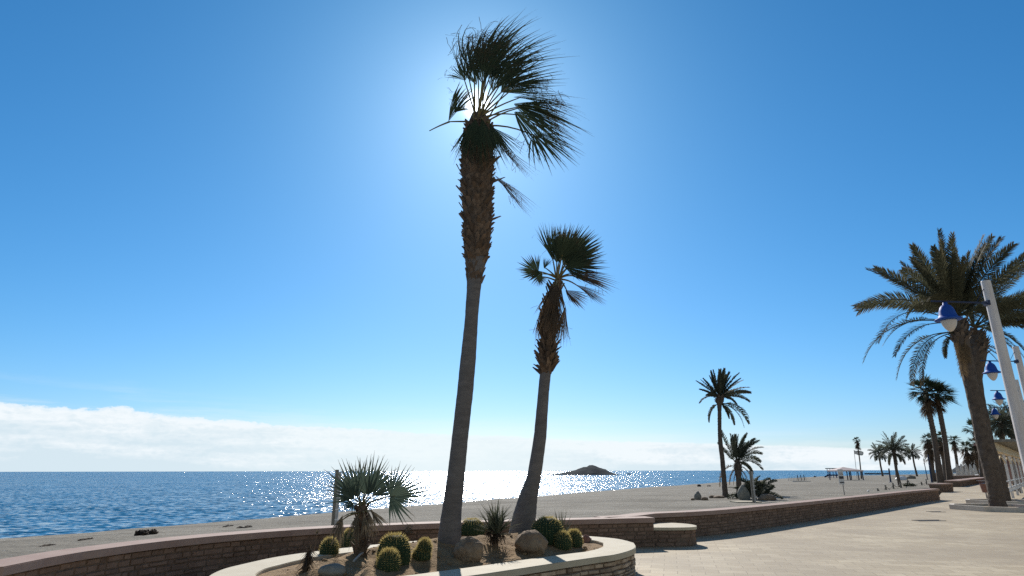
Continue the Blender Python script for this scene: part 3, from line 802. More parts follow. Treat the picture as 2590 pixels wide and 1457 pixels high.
def trunk_mesh(pts, rad, n=26, ring=0.0, rough=0.03, sub=6):
    """bark column along a bent centreline, ringed and slightly lumpy"""
    P = []; W = []
    for i in range(len(pts) - 1):
        for k in range(sub):
            f = k / sub; P.append(pts[i].lerp(pts[i + 1], f)); W.append(rad[i] + (rad[i + 1] - rad[i]) * f)
    P.append(pts[-1]); W.append(rad[-1])
    Q = [P[0]] + [(P[i - 1] + P[i] * 2 + P[i + 1]) / 4 for i in range(1, len(P) - 1)] + [P[-1]]
    mb = MB(); vs = []
    for i, p in enumerate(Q):
        for k in range(n):
            a = 2 * math.pi * k / n
            dr = V((math.cos(a), math.sin(a), 0))
            r = W[i] * (1 + rough * noise.noise(V((dr.x * 2.0, dr.y * 2.0, p.z * 3))) + ring * math.sin(i * 2.4) + rough * 0.7 * noise.noise(V((dr.x * 6, dr.y * 6, p.z * 9))))
            vs.append(p + dr * r)
    fs = [(i * n + k, i * n + (k + 1) % n, (i + 1) * n + (k + 1) % n, (i + 1) * n + k) for i in range(len(Q) - 1) for k in range(n)]
    e = (len(Q) - 1) * n; fs.append(tuple(range(e, e + n)))
    mb.add(vs, fs)
    return mb, Q, W

def stubs(mb, Q, W, z0, z1, count, ln=(0.10, 0.24), wd=(0.05, 0.09), up=(0.5, 1.6), mat=0, hug=0.0):
    """old cut leaf bases round a trunk between two heights"""
    ps = [(p, w) for p, w in zip(Q, W)]
    for k in range(count):
        z = z0 + (z1 - z0) * (k + random.random()) / count
        j = min(range(len(ps)), key=lambda i: abs(ps[i][0].z - z))
        c, w = ps[j]; a = k * 2.39996 + random.uniform(-.25, .25)
        o = V((math.cos(a), math.sin(a), 0)); s = V((-o.y, o.x, 0))
        u = random.uniform(*up); d = (o + UP * u + s * random.uniform(-.3, .3)).normalized()
        l = random.uniform(*ln); b = random.uniform(*wd)
        p = V((c.x, c.y, z)) + o * (w * 0.93)
        th = o * 0.018; q = p + d * l
        tw = s * (b * random.uniform(0.25, 0.6))
        vs = [p - s * b - UP * b * .6, p + s * b - UP * b * .6, p + s * b * .9 + UP * b * 0.5 + th * .2, p - s * b * .9 + UP * b * 0.5 + th * .2,
              q - tw - d * b * random.uniform(0, .6), q + tw, q + tw - th, q - tw - th - d * b * random.uniform(0, .6)]
        mb.add(vs, [(3, 2, 1, 0), (4, 5, 6, 7), (0, 1, 5, 4), (1, 2, 6, 5), (2, 3, 7, 6), (3, 0, 4, 7)], mat)

WX = V((1, 0, 0))
TOCAM = V((0, -1, 0))

# ------------------------------------------------------------------ the tall fan palm
def rows_px(rows, y, dy=0.0):
    """(left x, right x, y) photo rows of a trunk -> centres and radii on the plane y"""
    pts = []; rad = []
    for l, r, py in rows:
        a, b = PY(l, py, y), PY(r, py, y); pts.append((a + b) / 2); rad.append((b - a).length / 2)
    return pts, rad

b1 = GS(1136, 1378)
YA = b1.y + 0.18
rowsA = [(1104, 1167, 1392), (1109, 1166, 1350), (1114, 1166, 1315), (1131, 1175, 1207), (1143, 1184, 1106), (1154, 1195, 1010), (1165, 1204, 905), (1176, 1209, 805), (1180, 1215, 740), (1181, 1222, 690), (1176, 1232, 655)]
rowsA2 = [(1176, 1232, 655), (1172, 1241, 628), (1170, 1245, 560), (1168, 1246, 500), (1164, 1249, 430), (1166, 1250, 380), (1176, 1246, 330), (1190, 1232, 292)]
tp, tr = rows_px(rowsA, YA); tp2, tr2 = rows_px(rowsA2, YA)
pa = thing('tall_fan_palm', 'tallest fan palm, with shaggy upper trunk and windswept crown covering the sun', 'palm tree', tp[0])
tm, Q, W = trunk_mesh(tp, tr, ring=0.012, sub=8)
tm.build('trunk', M['trunk'], pa, smooth=True)
tm2, Q2, W2 = trunk_mesh(tp2, [r * 0.9 for r in tr2], rough=0.10, sub=8)
stubs(tm2, Q2, [w * 1.0 for w in W2], tp2[0].z - 0.05, tp2[-1].z - 0.25, 760, (0.05, 0.15), (0.03, 0.075), (0.5, 3.0))
stubs(tm2, Q2, W2, tp2[0].z, tp2[-1].z - 0.4, 46, (0.08, 0.30), (0.02, 0.05), (0.1, 1.8))
stubs(tm2, Q, W, tp[-2].z - 0.15, tp[-1].z + 0.1, 60, (0.06, 0.13), (0.03, 0.06), (1.2, 3.0))
tm2.build('leaf_stubs', M['boot'], pa)
GA = PY(1207, 310, YA)

def A_(px, py, dy=0.0): return PY(px, py, YA + dy)
# hub px, tip px, depth of hub and tip, half spread, wind, fold, dry
frA = [
 ((1190, 208), (1150, 92), -.10, -.35, 26, .62, .1, 0), ((1212, 200), (1196, 48), .10, .1, 30, .62, .0, 0), ((1226, 204), (1240, 34), -.2, -.4, 26, .62, .1, 0),
 ((1202, 196), (1176, 66), .25, .5, 28, .66, .1, 0), ((1250, 204), (1300, 84), .05, .25, 34, .52, .0, 0), ((1262, 212), (1352, 118), -.25, -.5, 38, .40, .1, 0),
 ((1278, 220), (1386, 158), .0, .1, 42, .26, .0, 0), ((1240, 200), (1276, 60), .35, .7, 32, .6, .1, 0), ((1290, 222), (1396, 200), -.3, -.5, 36, .16, .1, .05),
 ((1178, 204), (1140, 150), .15, .35, 44, .20, .2, 0), ((1296, 246), (1454, 250), -.1, -.2, 20, .14, .3, .3), ((1298, 262), (1444, 322), .1, .2, 30, .24, .1, .05),
 ((1300, 282), (1412, 356), -.35, -.55, 34, .26, .1, .0), ((1348, 338), (1432, 402), -.1, -.25, 58, .16, .1, .05), ((1306, 268), (1440, 290), .3, .45, 30, .2, .2, .2),
 ((1232, 196), (1222, 50), -.45, -.8, 32, .66, .0, 0), ((1222, 214), (1214, 84), -.6, -1.0, 40, .6, .0, 0), ((1266, 234), (1366, 190), .5, .8, 44, .3, .1, 0),
 ((1256, 222), (1322, 140), -.5, -.9, 44, .36, .1, 0), ((1206, 216), (1166, 112), -.4, -.8, 34, .5, .1, .05), ((1246, 230), (1300, 150), .1, .1, 50, .3, .2, .1),
 ((1228, 190), (1258, 92), .6, 1.0, 46, .5, .1, 0),
]
for hub, tip, dh, dt, A, wd, fold, dry in frA:
    h, t = A_(*hub, dh), A_(*tip, dt)
    mb = MB(); petiole(mb, GA + V((random.uniform(-.06, .06), dh * 0.25, random.uniform(-.1, .05))), h, 0.014, random.uniform(-.02, .12), 1, into=t)
    fan_frond(mb, h, t, TOCAM + V((random.uniform(-.6, .6), 0, random.uniform(-.3, .6))), A, 26, WX * wd, 0.38 if hub[0] > 1285 else 0.14, fold, 0.5, dry=dry, threads=36, jit=0.2, rag=0.12)
    mb.build('frond', [M['leaf'], M['petiole']], pa)
# the snapped leaf on the left, its stalk sticking out
mb = MB(); k0, k1, k2 = A_(1205, 300, -.1), A_(1134, 308, -.35), A_(1086, 331, -.45)
petiole(mb, k1 + V((0.02, 0, 0)), k2, 0.012, 0.02, 1); petiole(mb, GA, k1, 0.016, 0.02, 1)
fan_frond(mb, k1, A_(1164, 222, -.25), TOCAM + V((0.6, 0, 0)), 17, 16, WX * 0.25, -0.05, 0.5, 0.7, threads=45)
fan_frond(mb, A_(1150, 285, -.3), A_(1178, 255, -.2), TOCAM, 40, 12, WX * 0.2, 0.4, 0.3, 0.4, threads=50, dry=.3)
mb.build('broken_frond', [M['leaf'], M['petiole']], pa)
# leaves hanging against the trunk
for hub, tip, dh, dt, A, wd, mt in [((1203, 300), (1188, 415), -.38, -.48, 24, .05, 'leaf'), ((1220, 300), (1232, 420), -.34, -.46, 22, .1, 'leaf'), ((1245, 322), (1300, 392), -.1, -.1, 30, .25, 'leaf'),
                                   ((1190, 310), (1172, 400), -.2, -.3, 20, .0, 'leaf'), ((1238, 310), (1272, 400), -.25, -.3, 20, .15, 'leaf')]:
    h, t = A_(*hub, dh), A_(*tip, dt); mb = MB(); petiole(mb, GA, h, 0.02, 0.05, 1)
    fan_frond(mb, h, t, TOCAM + V((.3, 0, .3)), A, 22, WX * wd, 0.25, 0.3, 0.5, threads=20)
    mb.build('hanging_frond', [M[mt], M['petiole']], pa)
for hub, tip, dh, dt, A, wd in [((1252, 355), (1330, 438), -.1, -.05, 13, .20), ((1250, 442), (1332, 530), -.05, .0, 14, .16), ((1252, 452), (1300, 486), .1, .15, 18, .3)]:
    h, t = A_(*hub, dh), A_(*tip, dt); mb = MB(); petiole(mb, h + V((-0.15, 0.1, 0.03)), h, 0.02, 0.05, 1)
    fan_frond(mb, h, t, TOCAM + V((.3, 0, .5)), A, 18, WX * wd, 0.15, 0.5, 0.5, threads=14, jit=.15)
    mb.build('dead_frond', [M['leaf_dry'], M['petiole']], pa)

# ------------------------------------------------------------------ the second, shorter fan palm
YB = 11.2; b2 = PY(1322, 1348, YB)
rowsB = [(1283, 1354, 1366), (1285, 1354, 1352), (1292, 1354, 1325), (1298, 1356, 1300), (1312, 1360, 1255), (1333, 1369, 1206), (1350, 1382, 1106), (1360, 1388, 1000), (1366, 1394, 940)]
rowsB2 = [(1366, 1394, 945), (1362, 1408, 925), (1362, 1408, 905), (1369, 1406, 870), (1362, 1409, 826), (1377, 1414, 762), (1392, 1421, 730), (1402, 1420, 707)]
tp, tr = rows_px(rowsB, YB); tp2, tr2 = rows_px(rowsB2, YB)
pb = thing('fan_palm', 'shorter leaning fan palm behind the boulder, with dead leaves hanging under its crown', 'palm tree', tp[0])
tm, Q, W = trunk_mesh(tp, tr, ring=0.012, sub=8); tm.build('trunk', M['trunk'], pb, smooth=True)
tm2, Q2, W2 = trunk_mesh(tp2, [r * 0.86 for r in tr2], rough=0.12, sub=8)
stubs(tm2, Q2, W2, tp2[0].z - 0.02, tp2[3].z, 90, (0.10, 0.22), (0.03, 0.06), (0.5, 1.8))
stubs(tm2, Q2, W2, tp2[3].z, tp2[-1].z - 0.1, 130, (0.08, 0.2), (0.03, 0.05), (1.2, 3.0))
tm2.build('leaf_stubs', M['boot'], pb)
GB_ = PY(1412, 706, YB)
def B_(px, py, dy=0.0): return PY(px, py, YB + dy)
frB = [
 ((1396, 648), (1377, 562), -.1, -.2, 24, .06, .2, 0), ((1408, 655), (1402, 572), .1, .25, 28, .05, .1, 0), ((1414, 655), (1432, 568), -.15, -.3, 34, .08, .0, 0),
 ((1428, 652), (1470, 566), .1, .2, 40, .06, .0, 0), ((1434, 655), (1506, 590), -.2, -.35, 44, .05, .1, 0), ((1440, 664), (1526, 624), .05, .1, 48, .05, .0, 0),
 ((1432, 668), (1500, 672), -.25, -.4, 46, .08, .1, 0), ((1420, 640), (1448, 580), -.4, -.7, 42, .1, .1, 0), ((1426, 660), (1490, 612), .4, .7, 46, .1, .1, 0),
 ((1362, 688), (1308, 662), -.1, -.2, 74, .03, .1, .1), ((1372, 690), (1336, 712), -.2, -.3, 50, .04, .3, .2), ((1376, 680), (1386, 652), .2, .3, 26, .1, .3, .1), ((1362, 696), (1374, 724), .05, .05, 50, .12, .3, .25),
]
for hub, tip, dh, dt, A, wd, fold, dry in frB:
    if hub[0] > 1380: hub = (hub[0] + (1412 - hub[0]) * .22, hub[1] + (706 - hub[1]) * .22)
    h, t = B_(*hub, dh), B_(*tip, dt); mb = MB(); petiole(mb, GB_ + V((random.uniform(-.04, .04), dh * .2, random.uniform(-.06, .03))), h, 0.014, 0.06, 1, into=t)
    fan_frond(mb, h, t, TOCAM + V((random.uniform(-.5, .5), 0, random.uniform(-.3, .5))), A, 24, WX * wd, 0.03, fold, 0.55, dry=dry, threads=6)
    mb.build('frond', [M['leaf'], M['petiole']], pb)
for hub, tip, dh, dt, A, wd, mt in [((1436, 688), (1552, 722), -.2, -.3, 17, .08, 'leaf_dry'), ((1440, 696), (1520, 712), .1, .2, 24, .1, 'leaf_dry'), ((1398, 722), (1378, 812), -.2, -.28, 20, .0, 'leaf_dry'), ((1408, 716), (1398, 800), -.34, -.36, 24, .0, 'leaf_dry'), ((1456, 720), (1522, 762), .1, .15, 17, .12, 'leaf_dry'), ((1430, 734), (1474, 778), -.25, -.35, 36, .1, 'leaf_dry'),
                                   ((1430, 775), (1412, 868), -.1, -.15, 14, .06, 'leaf_dry'), ((1372, 772), (1360, 862), -.1, -.1, 12, .02, 'leaf_dry'), ((1400, 735), (1388, 850), -.3, -.36, 15, .0, 'leaf_dry'), ((1412, 740), (1402, 850), -.28, -.3, 13, .02, 'leaf_dry')]:
    h, t = B_(*hub, dh), B_(*tip, dt); mb = MB(); petiole(mb, GB_, h, 0.015, 0.12, 1, into=t)
    fan_frond(mb, h, t, TOCAM + V((.3, 0, .4)), A * 1.2, 22, WX * wd, 0.12, 0.5, 0.6, threads=10, jit=.12)
    mb.build('dead_frond', [M[mt], M['petiole']], pb)

# ------------------------------------------------------------------ dwarf fan palm in the planter
b3 = GS(912, 1404); YC = b3.y
def C_(px, py, dy=0.0): return PY(px, py, YC + dy)
pc = thing('dwarf_fan_palm', 'low bushy fan palm with stiff grey green leaves at the left of the planter', 'palm tree', b3)
tm, Q, W = trunk_mesh([C_(910, 1412), C_(912, 1370), C_(914, 1320), C_(916, 1278)], [0.075, 0.072, 0.065, 0.05], rough=0.15, sub=5)
stubs(tm, Q, W, C_(910, 1405).z, C_(916, 1285).z, 90, (0.04, 0.11), (0.02, 0.04), (0.7, 2.4)); tm.build('trunk', M['boot'], pc)
GC = C_(916, 1280)
for hub, tip, dh, dt, A, wd in [((929, 1252), (927, 1146), -.12, -.2, 50, 0), ((934, 1250), (984, 1154), .0, .1, 34, 0), ((902, 1256), (858, 1166), -.05, -.1, 42, 0), ((902, 1250), (896, 1168), .15, .25, 36, 0),
                               ((896, 1262), (828, 1216), -.15, -.3, 46, 0), ((894, 1272), (856, 1288), -.2, -.35, 66, 0), ((986, 1257), (1082, 1234), -.1, -.12, 100, 0), ((942, 1254), (1010, 1206), .1, .25, 46, 0),
                               ((918, 1252), (952, 1164), .25, .5, 48, 0), ((908, 1256), (874, 1180), .3, .6, 50, 0)]:
    h, t = C_(*hub, dh), C_(*tip, dt); mb = MB(); petiole(mb, GC, h, 0.009, 0.05, 1, into=t)
    fan_frond(mb, h, t, TOCAM + V((random.uniform(-.4, .4), 0, random.uniform(0, .6))), A, max(10, int(A * .24)), WX * wd, 0.02, 0.1, 0.42, jit=.14, short=.2, pleat=.35, taper=.85)
    mb.build('frond', [M['leaf_grey'], M['petiole']], pc)
for hub, tip, dh, dt, A in [((934, 1288), (978, 1334), -.15, -.2, 15), ((930, 1290), (944, 1340), -.2, -.25, 12), ((938, 1286), (962, 1344), .0, .05, 14), ((868, 1302), (830, 1368), -.25, -.35, 13), ((866, 1306), (862, 1384), -.15, -.2, 10), ((905, 1300), (896, 1390), -.2, -.22, 12), ((920, 1294), (926, 1360), -.3, -.34, 16), ((908, 1296), (880, 1362), -.2, -.3, 14), ((866, 1308), (846, 1378), -.3, -.35, 14), ((926, 1292), (950, 1366), .1, .1, 16)]:
    h, t = C_(*hub, dh), C_(*tip, dt); mb = MB(); petiole(mb, C_(915, 1300), h, 0.008, 0.12, 1, into=t)
    fan_frond(mb, h, t, TOCAM + V((.4, 0, .2)), A, 12, V((0, 0, 0)), 0.05, 0.5, 0.6, jit=.12)
    mb.build('withered_frond', [M['leaf_tan'], M['petiole']], pc)

# ------------------------------------------------------------------ cacti, rocks and small plants of the planter
def cactus_mesh(mb, sp, c, r, h, ribs, seed, spl=0.038):
    rnd = random.Random(seed); n = ribs * 4; nv = 18; vs = []
    def surf(th, v):                          # v 0..1 from base to crown
        ph = -0.42 + v * (math.pi / 2 + 0.42)
        k = 1 + 0.075 * math.cos(ribs * th)
        rr = r * math.cos(ph) ** 0.8 * (k if v < 0.97 else 1)
        z = (math.sin(ph) + 0.41) / 1.41 * h * (1 - 0.07 * max(0, (v - 0.9) / 0.1))
        return c + V((rr * math.cos(th), rr * math.sin(th), z))
    for j in range(nv + 1):
        for i in range(n): vs.append(surf(2 * math.pi * i / n, j / nv * 0.995))
    fs = [(j * n + i, j * n + (i + 1) % n, (j + 1) * n + (i + 1) % n, (j + 1) * n + i) for j in range(nv) for i in range(n)]
    mb.add(vs, fs)
    for b in range(ribs):
        th = 2 * math.pi * b / ribs
        for v in [x / 15 for x in range(1, 16)]:
            p = surf(th, v); o = (p - (c + UP * h * 0.45)).normalized()
            t = V((-math.sin(th), math.cos(th), 0))
            for k in range(3):
                d = (o + t * rnd.uniform(-1, 1) + UP * rnd.uniform(-.4, .9)).normalized()
                w = d.cross(o + V((.01, .02, .03))).normalized() * 0.0022
                sp.add([p - w, p + w, p + d * spl * rnd.uniform(.6, 1.2) * (0.7 + 0.7 * v)], [(0, 1, 2)])
    for k in range(160):                      # woolly crown
        a = rnd.uniform(0, 6.283); q = rnd.uniform(0, 0.35) * r
        p = c + V((q * math.cos(a), q * math.sin(a), h * 0.97)); d = V((math.cos(a) * .5 + rnd.uniform(-.4, .4), math.sin(a) * .5 + rnd.uniform(-.4, .4), 1)).normalized()
        w = d.cross(V((.3, .2, .1))).normalized() * 0.003
        sp.add([p - w, p + w, p + d * spl * .9], [(0, 1, 2)])

def barrel(cx, py_base, py_top, rpx, label, seed, ribs=24, dy=0.0):
    b = GS(cx, py_base); b = GS(cx, py_base) + V((0, dy, 0)); k = ppm(b)
    r = rpx * k; b = b + V((0, r * 0.7, 0)); b.z = zsoil(b.x, b.y) - 0.03
    h = (PY(cx, py_top, b.y).z - b.z)
    root = thing('barrel_cactus', label, 'cactus', b, 'golden barrel cacti in the planter')
    mb, sp = MB(), MB(); cactus_mesh(mb, sp, b, r, h, ribs, seed)
    body = mb.build('body', M['cactus'], root, smooth=True); sp.build('spines', M['spine'], root)
    return root
barrel(827, 1411, 1362, 22, 'round cactus at the far left under a hanging withered palm leaf', 1)
barrel(879, 1387, 1340, 18, 'small cactus tucked just left of the dwarf palm stem', 2)
barrel(990, 1428, 1352, 40, 'largest dark cactus right beside the dwarf palm', 3, 30)
barrel(978, 1446, 1391, 27, 'bright green front cactus in front of the largest dark one', 4, 26)
barrel(1192, 1351, 1313, 32, 'broad low cactus between the two fan palm trunks', 6, 28)
barrel(1386, 1378, 1309, 40, 'big dark cactus directly behind the right boulder', 7, 30)
barrel(1424, 1391, 1346, 21, 'yellow rimmed small cactus, left of the pair at the planter right end', 8)
barrel(1454, 1384, 1342, 20, 'yellow rimmed small cactus, right of the pair beside the red stone', 9)
# two-headed one
b = GS(1064, 1420); k = ppm(b); b.y += 0.06; b.z = zsoil(b.x, b.y) - 0.02
root = thing('barrel_cactus', 'two-lobed upright cactus standing alone left of the tall palm trunk', 'cactus', b, 'golden barrel cacti in the planter')
mb, sp = MB(), MB(); hh = PY(1064, 1385, b.y).z - b.z
cactus_mesh(mb, sp, b, 22 * k, hh, 22, 11)
c2 = b + V((7 * k, 0.0, hh * 0.62)); cactus_mesh(mb, sp, c2, 17 * k, PY(1070, 1366, b.y).z - c2.z, 20, 12)
mb.build('body', M['cactus'], root, smooth=True); sp.build('spines', M['spine'], root)

def boulder(cx, pyb, rx, hpx, label, seed, mt='rock', name='boulder', amp=0.22, group='rocks in the planter'):
    p = GS(cx, pyb); k = ppm(p); r = rx * k; p.y += r * 0.6; p.z = zsoil(p.x, p.y)
    h = PY(cx, pyb - hpx, p.y - r * 0.3).z - p.z
    mb = MB(); mb.rock(p + V((0, 0, h * 0.34)), (r * 1.04, r * 0.85, h * 0.66), seed, amp, nu=44, nv=28)
    return tag(mb.build(name, M[mt], smooth=True, loc=p), label, 'rock', group)
boulder(1185, 1421, 36, 60, 'brown boulder half in the shadow of the tall palm trunk', 5)
boulder(1345, 1400, 40, 60, 'biggest boulder, standing in front of the second palm trunk', 9, amp=0.18)
boulder(1484, 1373, 12, 19, 'little reddish stone at the right end of the planter soil', 2, 'rock_red', 'stone')
boulder(833, 1462, 34, 36, 'smooth grey green boulder at the front left of the planter', 14, 'rock_grey', amp=0.1)

def spiky(mb, c, n, L, w, el=(20, 85), wig=0.1, mat=0, droop=0.05):
    for k in range(n):
        a = k * 2.4 + random.uniform(-.4, .4); e = R(random.uniform(*el)); l = L * random.uniform(.7, 1.1)
        d = V((math.cos(a) * math.cos(e), math.sin(a) * math.cos(e), math.sin(e)))
        s = d.cross(UP).normalized(); nn = s.cross(d)
        secs = []; ts = []
        for r in (0, .3, .65, 1.0):
            ww = w * (0.7 + r if r <= .3 else 1.25 * (1 - r) + .03)
            p = c + d * (l * r) - UP * (droop * l * r * r)
            secs.append([p - s * ww, p - nn * ww * .5, p + s * ww]); ts.append(r)
        mb.strip(secs, mat, ts)
# tall yucca over its skirt of dead leaves
c = GS(1252, 1388); c.y += .1; c.z = zsoil(c.x, c.y); kk = ppm(c)
root = thing('yucca', 'spiky grey yucca with a skirt of dead leaves between the two palms', 'plant', c)
mb = MB(); mb.tube([c - UP * .03, c + UP * 45 * kk], [0.05, 0.035], 8); mb.build('stem', M['boot'], root)
mb = MB()
for dx, dz in ((0, 50), (-12, 34), (14, 38), (4, 26)):
    spiky(mb, c + V((dx * kk, random.uniform(-.1, .1), dz * kk)), 40, 70 * kk, 0.013, (5, 80), droop=.03)
mb.build('leaves', M['yucca'], root)
mb = MB()
for k in range(9):
    spiky(mb, c + V((random.uniform(-20, 20) * kk, random.uniform(-.15, .15), random.uniform(8, 40) * kk)), 16, 26 * kk, 0.010, (-60, 30), droop=.3)
mb.build('dead_leaves', M['leaf_dry'], root)
# agave behind
c = PY(1420, 1345, 11.55); c.z = zsoil(c.x, c.y); kk = ppm(c)
root = thing('agave', 'small upright agave rosette behind the big dark cactus at the right', 'plant', c)
mb = MB(); spiky(mb, c + UP * 10 * kk, 36, (PY(1420, 1290, c.y).z - c.z) - 8 * kk, 0.019, (30, 85), droop=.02); mb.build('leaves', M['yucca'], root)
# scrubby plant with pale curled leaves
c = GS(1018, 1362); c.y += .3; c.z = zsoil(c.x, c.y); kk = ppm(c)
root = thing('shrub', 'low scrubby plant with pale curled leaves behind the lone cactus', 'plant', c)
mb = MB(); mb2 = MB()
for k in range(16):
    a = random.uniform(0, 6.28); t = c + V((math.cos(a) * 24 * kk * random.random() * 1.1, math.sin(a) * 16 * kk, random.uniform(8, 28) * kk))
    mb.tube([c, c.lerp(t, .5) + UP * .01, t], [0.006, 0.004, 0.002], 5)
    for q in range(7):
        p = c.lerp(t, random.uniform(.5, 1.05)); d = V((random.uniform(-1, 1), random.uniform(-1, 1), random.uniform(-.4, 1))).normalized(); s = d.orthogonal().normalized() * 0.010
        mb2.strip([[p - s * .3, p + s * .3], [p + d * .025 - s, p + d * .02 + s], [p + d * .05 - s * .2, p + d * .05 + s * .2]], 0, [0, .5, 1])
mb.build('stems', M['boot'], root); mb2.build('leaves', M['leaf_tan'], root)
# dried tuft at the front left, and the thin stalk behind it
c = GS(766, 1450); c.y += .05; c.z = zsoil(c.x, c.y); kk = ppm(c)
root = thing('dried_tuft', 'dried drooping tuft of dead leaves at the left tip of the planter', 'plant', c)
mb = MB(); tp_ = c + V((8 * kk, 0, 52 * kk))
mb.tube([c, c.lerp(tp_, .5), tp_], [0.03, 0.022, 0.012], 7); mb.build('stem', M['boot'], root)
mb = MB()
for k in range(7): spiky(mb, c.lerp(tp_, .3 + .7 * k / 6), 16, 40 * kk, 0.009, (-80, -20), droop=.25)
spiky(mb, tp_, 12, 18 * kk, 0.008, (0, 70)); mb.build('leaves', M['leaf_dry'], root)
c = GS(790, 1404); c.y += .05; c.z = zsoil(c.x, c.y); kk = ppm(c)
root = thing('stalk', 'thin stalk with a few pale leaves at its top, left of the round far cactus', 'plant', c)
mb = MB(); tp_ = c + V((4 * kk, 0, 50 * kk)); mb.tube([c, c.lerp(tp_, .5) + V((.01, 0, 0)), tp_], [0.006, 0.005, 0.003], 6); mb.build('stem', M['boot'], root)
mb = MB(); spiky(mb, tp_, 12, 14 * kk, 0.010, (-20, 80)); mb.build('leaves', M['leaf_tan'], root)
# a bleached stick lying by the dwarf palm
p, q = GS(894, 1424), GS(925, 1398)
mb = MB(); mb.tube([p + UP * .02, p.lerp(q, .5) + UP * .035, q + UP * .02], [0.012, 0.014, 0.008], 7)
tag(mb.build('stick', M['wood_pale'], loc=p), 'bleached stick lying on the soil at the foot of the dwarf palm', 'stick')

# ------------------------------------------------------------------ date palms
def frond_set(mb, g, lst, k, wind, n=30, llf=0.13, w=0.02, mat=0, depth=0.55, r0=0.03, dry=0.0):
    """lst: (start angle from upright, + to the right; length in photo px; droop); depth is varied"""
    for a, L, gr in lst:
        y = random.uniform(-depth, depth)
        d = V((math.sin(R(a)), y, math.cos(R(a))))
        date_frond(mb, g + V((0, 0, random.uniform(-.08, .04))), d, L * k * random.uniform(.96, 1.05), gr, wind, n, max(0.16, L * k * llf), w, mat, r0=r0, dry=dry)

def date_trunk(rows, y, flare=1.0, bulge=None, cnt=160, sz=1.0):
    pts, rad = rows_px(rows, y); rad = [r * 0.93 for r in rad]
    rad[0] *= flare
    tm, Q, W = trunk_mesh(pts, rad, ring=0.02, rough=0.06, sub=6)
    stubs(tm, Q, W, pts[0].z + 0.1, pts[-1].z, cnt, (0.02 * sz, 0.06 * sz), (0.05 * sz, 0.09 * sz), (1.5, 4.0))
    if bulge: stubs(tm, Q, W, pts[-1].z - bulge, pts[-1].z + 0.1, 70, (0.10 * sz, 0.28 * sz), (0.05 * sz, 0.09 * sz), (0.5, 1.6))
    return tm, pts

yd1 = G(2527, 1291, 0).y
pd = thing('date_palm', 'big spreading date palm leaning over the promenade, nearest one at the right', 'palm tree', G(2527, 1291, 0.0))
tm, pts = date_trunk([(2505, 2548, 1293), (2502, 2541, 1265), (2500, 2537, 1243), (2488, 2524, 1188), (2472, 2507, 1125), (2456, 2489, 1046), (2444, 2477, 991), (2423, 2457, 900), (2412, 2448, 862), (2405, 2440, 815)], yd1, 1.05, 0.9, 260, 1.3)
tm.build('trunk', M['dtrunk'], pd)
g = PY(2418, 800, yd1); k = ppm(g)
WD = V((0.16, 0.05, 0))
main = [(-60, 252, 1.0), (-66, 240, 1.05), (-58, 228, .5), (-50, 225, .32), (-45, 212, .3), (-36, 205, .2), (-22, 205, .15), (-15, 208, .12), (-10, 200, .1), (-3, 200, .1), (4, 196, .1), (11, 205, .1), (22, 225, .2), (33, 245, .25), (44, 240, .4), (52, 236, .5), (62, 236, .6), (72, 225, .6), (80, 215, .6),
        (-28, 190, .2), (-18, 170, .2), (16, 185, .1), (28, 205, .2), (40, 215, .3), (-40, 190, .3), (0, 180, .1), (-8, 165, .1), (56, 215, .5), (66, 205, .7), (-32, 216, .25), (-18, 214, .15), (-6, 212, .1), (8, 210, .1), (18, 222, .2), (-54, 226, .4), (-63, 236, .8), (-46, 200, .3), (26, 235, .2), (38, 245, .35), (-12, 190, .1)]
for a, L, gr in main:
    mb = MB(); frond_set(mb, g, [(a, L, gr)], k, WD, 110, 0.135, 0.0185, depth=0.8, r0=0.035); mb.build('frond', M['date'], pd)
for a, L, gr in [(-64, 285, 1.5), (-70, 270, 1.6), (-74, 235, 1.2), (-82, 215, 1.3), (-84, 225, 1.7), (-86, 230, 2.0), (-90, 200, 2.4), (-96, 85, 2.8), (84, 190, 1.2), (92, 170, 1.5)]:
    mb = MB(); p_ = g + V((0, 0, -0.35 if a > -83 else -0.75))
    date_frond(mb, p_, V((math.sin(R(a)), random.uniform(-.3, .3), math.cos(R(a)))), L * k, gr, V((0, 0, 0)), 64, max(.2, L * k * .085), 0.014, r0=0.028, dry=.15, bare=.34); mb.build('frond', M['date'], pd)
for (x, y, L) in ((2428, 870, 85), (2422, 850, 60), (2440, 860, 55)):
    mb = MB(); date_frond(mb, PY(x, y, yd1 - 0.3), V((-.15, 0, -1)), L * k, .3, V((0.1, 0, 0)), 34, .3, .012, r0=.025, dry=.2); mb.build('dead_frond', M['date_dry'], pd)

yd2 = G(2542, 1276, 0).y
pd2 = thing('date_palm', 'date palm standing right behind the biggest one, its trunk half hidden by it', 'palm tree', G(2541, 1276, 0))
tm, pts = date_trunk([(2524, 2557, 1278), (2518, 2550, 1240), (2502, 2533, 1188), (2484, 2514, 1125), (2460, 2490, 1012), (2452, 2482, 960), (2446, 2492, 905), (2446, 2496, 870), (2450, 2484, 838)], yd2, 1.1, 1.3, 200, 1.3)
tm.build('trunk', M['dtrunk'], pd2)
g = PY(2464, 828, yd2); k = ppm(g)
for a, L, gr in [(-30, 190, .2), (-12, 200, .1), (3, 215, .1), (14, 225, .1), (26, 225, .2), (38, 220, .3), (50, 215, .4), (60, 205, .6), (70, 190, .8), (80, 180, 1.0), (62, 190, 1.3), (-50, 150, .5), (20, 180, .2), (45, 190, .5), (90, 150, 1.5), (74, 170, .5), (34, 200, .2)]:
    mb = MB(); frond_set(mb, g, [(a, L, gr)], k, WD, 100, 0.135, 0.019, depth=0.7, r0=0.035); mb.build('frond', M['date'], pd2)
